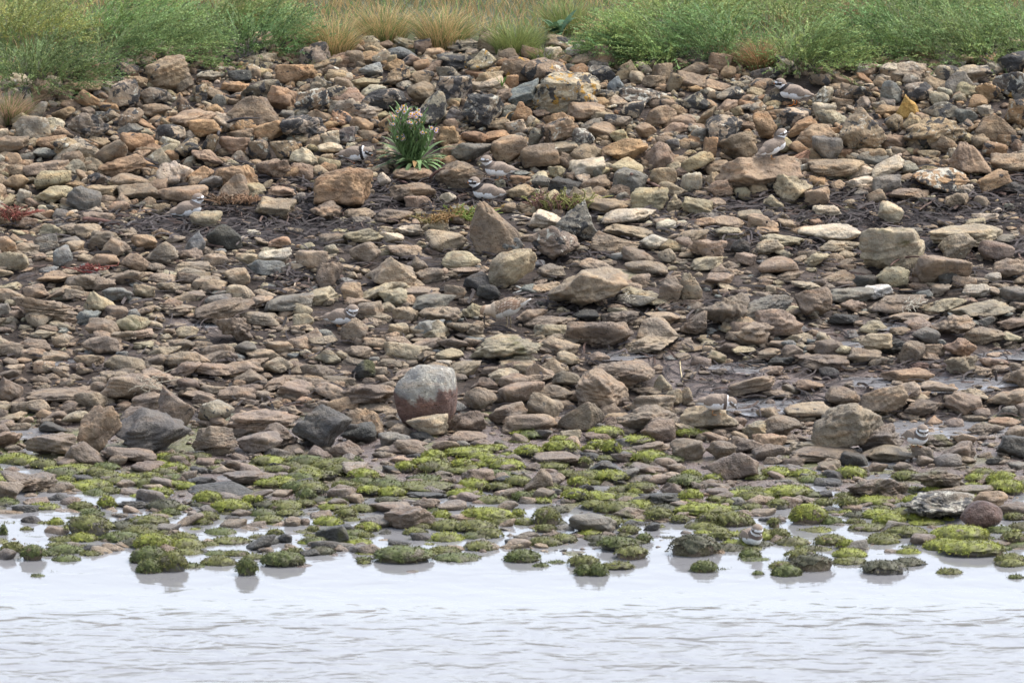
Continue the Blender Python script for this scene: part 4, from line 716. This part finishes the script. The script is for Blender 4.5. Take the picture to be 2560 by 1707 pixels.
BUSH = [(60, 60, 300, 130, 230, YG, 'yellowish green bush at the top left corner', .3), (330, 50, 330, 130, 260, GR2, 'green feathery bush behind the leftmost two bushes', .6), (600, 40, 260, 110, 200, GR2, 'light green bush at top, left of the straw tussocks', .5),
        (110, 180, 320, 110, 330, GR, 'leftmost green feathery bush spilling onto the stones', .2), (375, 110, 340, 120, 330, GR, 'large green feathery bush behind the tallest upper-left boulder', .9), (660, 100, 270, 90, 260, GR, 'green feathery bush between tall boulder and straw tussocks', .3),
        (1600, 112, 240, 110, 240, GR2, 'green bush right of the middle straw tussocks', -.7), (1560, 135, 170, 60, 130, GR, 'low green bush whose sprays reach the pale stones', -1.0), (1775, 100, 250, 130, 300, GR, 'dense green bush left of the reddish dry tussock', -.3), (1700, 30, 320, 120, 240, GR2, 'pale green bush at the top right of centre', 0),
        (2030, 135, 240, 110, 300, GR2, 'bright green bush just above the orange-legged plover', .3), (2200, 100, 280, 110, 260, GR, 'green bush between the two small dry tussocks at right', -.5), (2400, 110, 300, 120, 320, GR, 'wide green bush above the right-hand lichened stones', -.4), (2330, 30, 400, 110, 240, GR2, 'pale green bush at the top right corner', 0),
        (2540, 90, 180, 130, 180, GR, 'green bush cut by the right edge', -.3), (1960, 40, 260, 100, 180, GR2, 'green bush behind the reddish seed heads', 0)]
for (x, y, w, h, n, c_, lab, ln_) in BUSH: bush(x, y, w, h, int(n * 1.5), c_, lab, lean=ln_)
bush(555, 168, 90, 30, 60, (.16, .28, .06), 'small bright green plant low among the top stones', name='green_plant', cat='plant', group='small plants', flen=(.04, .07))
TUF = [(835, 80, 170, 140, 420, ST, 'straw tussock right of the left green bushes', 0), (960, 50, 210, 130, 420, ST, 'tall straw tussock above the smooth grey stone', 0), (1110, 60, 220, 130, 460, ST, 'wide straw tussock left of the middle', .2), (1290, 85, 190, 120, 420, YG, 'yellow-green tussock left of the broad-leaved plant', 0),
       (1420, 30, 200, 110, 300, YG, 'greenish tussock behind the broad-leaved plant', 0), (1520, 75, 150, 120, 380, ST, 'straw tussock right of the broad-leaved plant', 0), (1900, 130, 110, 110, 330, (.40, .23, .12), 'reddish dry tussock between two green bushes', -.2), (2165, 140, 80, 60, 150, (.36, .32, .13), 'small yellowish tussock above the right-hand stones', 0),
       (800, 150, 110, 40, 140, (.34, .3, .1), 'low yellowish tussock hanging over the stones left of centre', 0), (1360, 130, 120, 50, 180, YG, 'low green-yellow tussock drooping over the black stones', 0), (25, 262, 130, 100, 420, (.42, .28, .19), 'pinkish straw tussock at the left edge', .3), (640, 20, 160, 100, 220, ST, 'straw tussock behind the left green bushes', 0), (2120, 30, 150, 90, 220, (.38, .22, .14), 'reddish dry seed heads rising behind the right bushes', 0)]
for (x, y, w, h, n, c_, lab, ln_) in TUF: tuft(x, y, w, h * 1.1, int(n * 1.5), c_, lab, lean=ln_)
def leafmesh(L, w, bend, droop, rs, fold=.25):
    n = 7; t = np.linspace(0, 1, n); wd = w * np.sin(np.pi * np.clip(t * .9 + .08, 0, 1)) ** .8; x = L * t * (1 - .1 * droop * t); z = L * (bend * t - droop * t * t)
    P = np.stack([x, 0 * t, z], 1); V = np.concatenate([P + np.stack([0 * t, -wd, wd * fold], 1), P, P + np.stack([0 * t, wd, wd * fold], 1)])
    F = []
    for k in (0, n):
        for i in range(n - 1): F += [(k + i, k + i + 1, k + i + 1 + n), (k + i, k + i + 1 + n, k + i + n)]
    return V, np.array(F)
def rz(V, a): c, s = math.cos(a), math.sin(a); return np.stack([V[:, 0] * c - V[:, 1] * s, V[:, 0] * s + V[:, 1] * c, V[:, 2]], 1)
# broad-leaved plant in the grass
c0 = hit(np.array(1395.), np.array(100.)); e0 = empty('broad_leaved_plant', c0, 'dark green broad-leaved plant between straw tussocks at the top', 'plant')
for i in range(16):
    V, F = leafmesh(RV.uniform(.06, .11), RV.uniform(.012, .02), RV.uniform(.5, 1.5), RV.uniform(.3, .7), RV); V = rz(V, RV.uniform(0, 6.28)) + np.array([0, 0, .02])
    link('leaf', mesh('leaf', V, F, {'col': np.ones((len(V), 1)) * lin((.06, .12, .06)) * RV.uniform(.8, 1.5)}, True, M_LEAF), parent=e0)
# small sprout
c0 = surf(1255, 218); e0 = empty('seedling', c0, 'small green seedling between ochre stones left of the orange-lichened block', 'seedling')
for i in range(7):
    V, F = leafmesh(RV.uniform(.02, .035), .004, RV.uniform(1, 2.5), .3, RV); V = rz(V, i * .9); link('leaf', mesh('leaf', V, F, {'col': np.ones((len(V), 1)) * lin((.14, .24, .06))}, True, M_LEAF), parent=e0)
# flowering aster
c0 = surf(1040, 418); c0 = c0 + np.array([0, 0, -.01]); aster = empty('flowering_aster', c0, 'green aster with lilac and yellow flowers growing among the stones', 'flowering plant')
def at(px, py, dy=0.0):
    u, v = (px - 1040) * MPP, (418 - py) * MPP; return np.array([u, dy, (v - dy * sp_) / cp])
AG = (.11, .175, .07)
for i in range(52):
    a_ = RV.uniform(0, 6.28); L = RV.uniform(.07, .14) * (1.1 + .35 * abs(math.cos(a_))); V, F = leafmesh(L, RV.uniform(.007, .012), RV.uniform(.2, 1.0), RV.uniform(.25, .8), RV)
    V = rz(V, a_) + np.array([math.cos(a_) * .02, math.sin(a_) * .02, .02 + RV.uniform(0, .02)])
    link('leaf', mesh('leaf', V, F, {'col': np.ones((len(V), 1)) * (lin(AG) if RV.rand() > .12 else lin((.22, .14, .06))) * RV.uniform(.7, 1.7)}, True, M_LEAF), parent=aster)
heads = [(830, 180, 1.5), (690, 340, 1.2), (640, 400, .8), (1060, 290, 1.3), (1150, 270, 1.2), (1150, 400, 1.4), (800, 460, .9), (640, 490, .8), (960, 440, .9), (1015, 610, 1.1), (1415, 560, 1.1), (1220, 650, 1), (1290, 665, .8), (820, 710, .9), (730, 750, .8), (815, 800, .7), (970, 550, .6), (1030, 520, .6), (830, 535, .8), (900, 170, 1), (760, 190, 1), (980, 330, 1), (1200, 300, 1)]
for (hx, hy, sz) in heads:
    px_, py_ = 900 + hx / 7.84, 240 + hy / 7.84; dy = RV.uniform(-.04, .03); tip = at(px_, py_, dy); st0 = np.array([RV.normal() * .012, RV.normal() * .01, .02])
    mid = (st0 + tip) / 2 + np.array([tip[0] * .30, 0, -.015]); Q = smoothpts([st0, mid, tip], 9); V, F = tube(Q, np.linspace(.0028, .0014, 9), 5)
    sa = Acc(); sa.add(V, F, col=lin((.13, .2, .06)))
    for j in range(26):      # narrow leaves up the stem
        u = RV.uniform(.15, .97); b = np.array([np.interp(u, np.linspace(0, 1, 9), Q[:, k]) for k in range(3)]); Vl, Fl = leafmesh(RV.uniform(.025, .05), .0042, RV.uniform(.8, 2.0), .4, RV); sa.add(rz(Vl, RV.uniform(0, 6.28)) + b, Fl, col=lin(AG) * RV.uniform(.8, 1.7))
    st = link('stem', sa.mesh('stem', M_LEAF), parent=aster)
    for q in range(4 if sz > 1 else 2):
        off = np.array([RV.normal() * .006, RV.normal() * .005, RV.normal() * .003]) * (q > 0) * 2.2; fa = Acc(); r = .0092 * (.8 + .25 * sz)
        for j in range(14):
            a_ = j * 6.283 / 14 + RV.normal() * .1; d = np.array([math.cos(a_), math.sin(a_), .25 + RV.normal() * .15]); s = np.array([-math.sin(a_), math.cos(a_), 0]) * .0016
            fa.add(np.array([d * .001, d * r * .7 - s, d * r, d * r * .7 + s]), np.array([(0, 1, 2), (0, 2, 3)]), col=lin((.62, .5, .66)))
        fl = link('flower', fa.mesh('flower', M_LEAF, False), parent=aster, loc=tip + off); fl.rotation_euler = (RV.uniform(.5, 1.2), RV.uniform(-.5, .5), 0)
        D, F = ICO[1]; link('flower_centre', mesh('flower_centre', D * (r * .5, r * .5, r * .4) + (0, 0, r * .3), F, {'col': np.ones((len(D), 1)) * lin((.72, .42, .05))}, True, M_LEAF), parent=fl)
# small succulent plants on the wrack
def samphire(px, py, wpx, hpx, n, c1, c2, label):
    c0 = surf(px, py + hpx * .3); a = Acc()
    for _ in range(n):
        x, y = RV.uniform(-.5, .5) * wpx * MPP, RV.uniform(-.04, .04); L = hpx * MPP * RV.uniform(.4, .95); q = np.zeros((5, 3)); q[:, 0] = x + np.linspace(0, 1, 5) ** 1.3 * RV.normal() * .05; q[:, 1] = y + np.linspace(0, 1, 5) * RV.normal() * .01; L *= RV.uniform(.5, 1); q[:, 2] = L * np.sin(np.linspace(0, 1.5, 5))
        V, F = tube(q, [.002, .0028, .0024, .0028, .0015], 5); cc = lin(c1) if RV.rand() < .6 + x / (wpx * MPP) else lin(c2); a.add(V, F, col=cc * RV.uniform(.6, 1.3))
        for j in range(5):
            b = q[RV.randint(1, 5)]; d = RV.normal(size=3) * (1, .6, .5) + (0, 0, .8); d = d / np.linalg.norm(d) * RV.uniform(.008, .018); V, F = tube([b, b + d * .5, b + d], [.0017, .002, .0008], 4); a.add(V, F, col=cc * RV.uniform(.7, 1.4))
    link('glasswort_plant', a.mesh('glasswort_plant', M_LEAF), loc=c0, label=label, cat='plant', group='small fleshy plants on the strandline')
samphire(1400, 505, 150, 55, 120, (.25, .24, .08), (.22, .12, .09), 'yellow-green fleshy plant with red tips behind the two peaked boulders')
samphire(1170, 535, 90, 45, 65, (.24, .30, .07), (.28, .19, .07), 'light green fleshy plant left of the peaked brown boulder')
samphire(1085, 548, 75, 28, 50, (.28, .17, .07), (.25, .2, .08), 'orange fleshy plant beside the light green one')
samphire(18, 535, 70, 45, 60, (.24, .08, .06), (.25, .14, .09), 'red fleshy plant at the far left edge')
samphire(228, 672, 38, 24, 26, (.26, .06, .055), (.22, .08, .06), 'tiny bright red plant among tan stones at left')
samphire(585, 500, 90, 26, 80, (.28, .17, .1), (.2, .13, .08), 'brown dried fleshy plant right of the lone left-hand plover')

# ------------------------------------------------------------------ birds
BR = lin((.225, .18, .145)); WH = lin((.68, .68, .68)); BK = lin((.025, .022, .022)); JB = lin((.12, .095, .08))
def ellip(c, r, pitch=0.0, lvl=3):
    D, F = ICO[lvl]; V = D * r; a = pitch; cc, s = math.cos(a), math.sin(a); x, z = V[:, 0] * cc - V[:, 2] * s, V[:, 0] * s + V[:, 2] * cc
    return np.stack([x, V[:, 1], z], 1) + np.array(c), F
def fuse(parts, voxel=.0022, sm=6):
    a = Acc()
    for V, F in parts: a.add(V, F)
    me = a.mesh('tmp', None); o = bpy.data.objects.new('tmp', me); C.objects.link(o)
    m1 = o.modifiers.new('r', 'REMESH'); m1.mode = 'VOXEL'; m1.voxel_size = voxel; m2 = o.modifiers.new('s', 'SMOOTH'); m2.factor = .5; m2.iterations = sm
    dg = bpy.context.evaluated_depsgraph_get(); me2 = bpy.data.meshes.new_from_object(o.evaluated_get(dg)); n = len(me2.vertices); V = np.empty(n * 3); me2.vertices.foreach_get('co', V); V = V.reshape(-1, 3)
    me2.calc_loop_triangles(); T = np.empty(len(me2.loop_triangles) * 3, np.int32); me2.loop_triangles.foreach_get('vertices', T); bpy.data.objects.remove(o); bpy.data.meshes.remove(me2); bpy.data.meshes.remove(me); return V, T.reshape(-1, 3)
def rotm(yaw, pitch=0.0):
    return np.array(Matrix.Rotation(yaw, 3, 'Z') @ Matrix.Rotation(-pitch, 3, 'Y'))
def bird(px, py, yaw, label, adult=True, head_yaw=0.0, head_off=(0, 0, 0), head_pitch=0.0, body_pitch=0.0, legs='orange', kind='plover', scale=1.0, legh=.028, legs_on=True, feet=None):
    """(px, py): where its feet rest; yaw 0 faces right, pi faces left"""
    foot = feet if feet is not None else surf(px, py); e0 = empty(kind, foot, label, 'bird', 'small wading birds among the stones'); e0.rotation_euler = (0, 0, yaw); e0.scale = (scale,) * 3
    sand = kind == 'sandpiper'; hb = legh + (.012 if sand else 0); Bp = rotm(0, body_pitch)
    bc = np.array([0, 0, hb + .035])
    hc = np.array([.056, 0, .043]) + np.array(head_off); bre = np.array([.030, 0, .004])
    X = lambda p: Bp @ np.asarray(p, float) + bc
    def el(c, r, pitch=0.0):
        V, F = ellip(c, r, pitch); return V @ Bp.T + bc, F
    hr = .0205 if sand else .0245
    parts = [el((-.004, 0, 0), (.050, .034, .0345), .12), el(bre, (.032, .031, .034)), el((-.048, 0, -.003), (.032, .022, .019), .12), el((-.070, 0, -.006), (.026, .013, .007), .1)]
    for k_ in np.linspace(0, 1, 4): parts.append(el(bre * (1 - k_) + hc * k_, (.024 - .005 * k_,) * 3))
    parts.append(el(hc, (hr * 1.08, hr * .95, hr * .96)))
    V, F = fuse(parts)
    L = (V - bc) @ Bp; Hm = rotm(head_yaw, head_pitch); q = (L - hc) @ Hm; nk = bre - hc; nk = nk / np.linalg.norm(nk); tn = (L - hc) @ nk
    back = (L[:, 2] > -.004 + .10 * (L[:, 0] + .02)) if not sand else (L[:, 2] > -.004); col = np.where(back[:, None], BR, WH)
    front = L[:, 0] > .035
    if sand:
        br = lin((.19, .145, .105)); mott = .6 + .7 * (np.sin(L[:, 0] * 520 + 3 * np.sin(L[:, 1] * 300)) * np.sin(L[:, 2] * 600 + L[:, 1] * 400) > 0)[:, None]; col = np.where(back[:, None], br * mott, lin((.45, .43, .40)))
        col = np.where((tn < .036)[:, None] & (L[:, 0] > .03)[:, None], lin((.36, .29, .22)), col); col = np.where((q[:, 2] > .006)[:, None] & (tn < .02)[:, None], lin((.26, .18, .12)), col)
    else:
        chest = (tn > .016) & (tn < .030) & (L[:, 0] > .015); hd = tn <= .009 if abs(head_yaw) < 1 else tn <= .012
        col = np.where((tn <= .03)[:, None] & (L[:, 0] > .02)[:, None], WH, col)
        chest_c = BK if adult else JB; col = np.where(chest[:, None], chest_c, col)
        col = np.where(((tn > .008) & (tn <= .016) & (L[:, 0] > .01))[:, None], WH, col)
        up = q[:, 2] > .001 + .0 * q[:, 0]; dome = hd & (q[:, 2] > -.001); hm = hd | (q[:, 2] > -.003) & (np.linalg.norm(q, axis=1) < .03)
        col = np.where((hm & (q[:, 2] > -.001))[:, None], BR * .95, col)
        mask = hm & (q[:, 2] > -.0075) & (q[:, 2] < .0045) & (q[:, 0] > -.006); col = np.where(mask[:, None], BK if adult else JB, col)
        fh = hm & (q[:, 2] > .002) & (q[:, 2] < .0105) & (q[:, 0] > .014); col = np.where(fh[:, None], WH, col)
        if adult: fb_ = hm & (q[:, 2] >= .0095) & (q[:, 2] < .0145) & (q[:, 0] > .008); col = np.where(fb_[:, None], BK, col)
        eb = hm & (q[:, 2] > .0045) & (q[:, 2] < .0075) & (q[:, 0] < .008) & (q[:, 0] > -.006); col = np.where(eb[:, None], WH * .85, col)
        ch = hm & (q[:, 2] <= -.0075); col = np.where(ch[:, None], WH, col)
    body = link('body', mesh('body', V, F, {'col': col}, True, M_FEATH), parent=e0)
    hw = lambda p: X(hc + Hm @ np.asarray(p, float))
    # bill
    if sand: bp = [hw((hr * .8, 0, -.002)), hw((hr + .012, 0, -.004)), hw((hr + .024, 0, -.009)), hw((hr + .034, 0, -.017))]; bv, bf = tube(bp, [.0034, .0024, .0017, .001], 8); bcv = np.ones((len(bv), 1)) * lin((.05, .04, .035))
    else: bp = [hw((hr * .7, 0, -.002)), hw((hr * .98, 0, -.0022)), hw((hr + .007, 0, -.0026)), hw((hr + .0145, 0, -.005))]; bv, bf = tube(bp, [.0048, .0042, .0032, .0008], 8); bcv = np.ones((len(bv), 1)) * (lin((.75, .25, .04)) if adult else lin((.06, .05, .045))); bcv[len(bv) // 2:] = lin((.03, .03, .03)) if adult else bcv[len(bv) // 2:]
    link('bill', mesh('bill', bv, bf, {'col': bcv}, True, M_HORN), parent=e0)
    for s in (-1, 1):
        D, Fe = ICO[2]; link('eye', mesh('eye', D * .0030 + hw((hr * .50, s * hr * .80, .0008)), Fe, {}, True, M_EYE), parent=e0)
        # folded wing, separate shell with long feather tips
        D, Fe = ICO[3]; u = D[:, 0]; tp = np.clip((1 - (-u)) / 1.0, 0, 1) ** .8; tp = np.where(u > -.2, 1, .22 + .78 * (u + 1) / .8)
        Vw = np.stack([u * .054 - .020, s * (.0265 * (1 - .55 * np.clip(-u, 0, 1)) + s * D[:, 1] * .0075 * tp), D[:, 2] * .021 * tp + .006 - .013 * np.clip(-u, 0, 1)], 1)
        rows = np.sin(u * 21 + D[:, 2] * 7); cb = (lin((.25, .165, .115)) if sand else BR) * (1 + .13 * rows[:, None]); cb = np.where((u < -.72)[:, None], cb * .5, cb)
        if sand: cb = np.where((np.abs(np.sin(u * 14 + D[:, 2] * 3)) < .25)[:, None], lin((.6, .5, .4)), cb * .9)
        link('wing', mesh('wing', Vw @ Bp.T + bc, Fe, {'col': cb}, True, M_FEATH), parent=e0)
        if legs_on:
            lc = {'orange': (.75, .22, .03), 'dull': (.42, .2, .07), 'olive': (.24, .19, .11)}[legs]; xh = -.004 + s * .006
            kn = np.array([xh - .006, s * .010, hb * .55]); ft = np.array([xh + (.004 if s > 0 else -.004), s * .012, .001]); la = Acc(); Vl, Fl = tube([np.array([xh, s * .009, hb + .010]), kn, ft], [.0026, .0019, .0016], 6); la.add(Vl, Fl, col=lin(lc))
            for ta_ in (-.5, 0, .5): Vl, Fl = tube([ft, ft + np.array([math.cos(ta_) * .009, math.sin(ta_) * .009, .0005]), ft + np.array([math.cos(ta_) * .017, math.sin(ta_) * .017, -.0005])], [.0016, .0014, .0007], 5); la.add(Vl, Fl, col=lin(lc))
            link('leg', la.mesh('leg', M_HORN), parent=e0)
    # tail
    V, F = ellip((-.080, 0, -.009), (.024, .0105, .0028), .08, 2); V = V @ Bp.T + bc; link('tail', mesh('tail', V, F, {'col': np.ones((len(V), 1)) * BR * .55}, True, M_FEATH), parent=e0)
    return e0
PI = math.pi
bird(1218, 506, PI + .12, 'adult plover with black collar and orange bill, facing left', True, legh=.012)
bird(1246, 449, PI + .25, 'brown-collared young plover standing behind the black-collared one', False, legs='dull', legh=.014, scale=.95)
bird(1983, 264, PI, 'adult plover on the top stones with bright orange legs, facing left', True, head_off=(.004, 0, -.006), body_pitch=.05, legh=.026, scale=.98)
bird(1933, 397, .45, 'young plover seen from behind with head turned right, by the root tuft', False, body_pitch=.28, head_yaw=-.5, legs='dull', legh=.022, scale=.95)
bird(888, 408, -.2, 'plover with bowed head hidden behind the left leaves of the aster', True, head_off=(.0, 0, -.034), head_pitch=-.5, legh=.010, scale=.95)
bird(468, 548, .1, 'lone plover at left facing right above the kelp stalk', False, body_pitch=.12, head_off=(-.004, 0, -.004), legs='dull', legh=.010)
bird(853, 815, -.25, 'young plover at centre left, head turned to face the viewer', False, head_yaw=-1.25, head_off=(-.004, -.008, -.010), head_pitch=-.35, legs='dull', legh=.006)
bird(1266, 822, PI, 'brown streaked sandpiper probing down between stones with its long bill', False, kind='sandpiper', body_pitch=-.42, head_off=(.016, 0, -.022), head_pitch=-.85, legs='olive', legh=.030, scale=1.18)
bird(2290, 1116, -.95, 'plover crouching by the leaning tan boulder, facing the viewer', False, head_yaw=-.5, head_off=(-.006, -.004, -.008), head_pitch=-.3, legs_on=True, legs='dull', legh=.008)
bird(1878, 1371, -1.1, 'young plover standing in the shallows among mossy stones', False, head_yaw=-.1, head_off=(-.006, 0, -.006), head_pitch=-.35, legs='dull', legh=.014)
bird(1790, 1036, .05, 'grey-brown plover running low behind a pitted tan stone by the puddle', False, body_pitch=-.12, head_off=(.004, 0, -.038), head_pitch=-.6, legs='dull', legh=.018)
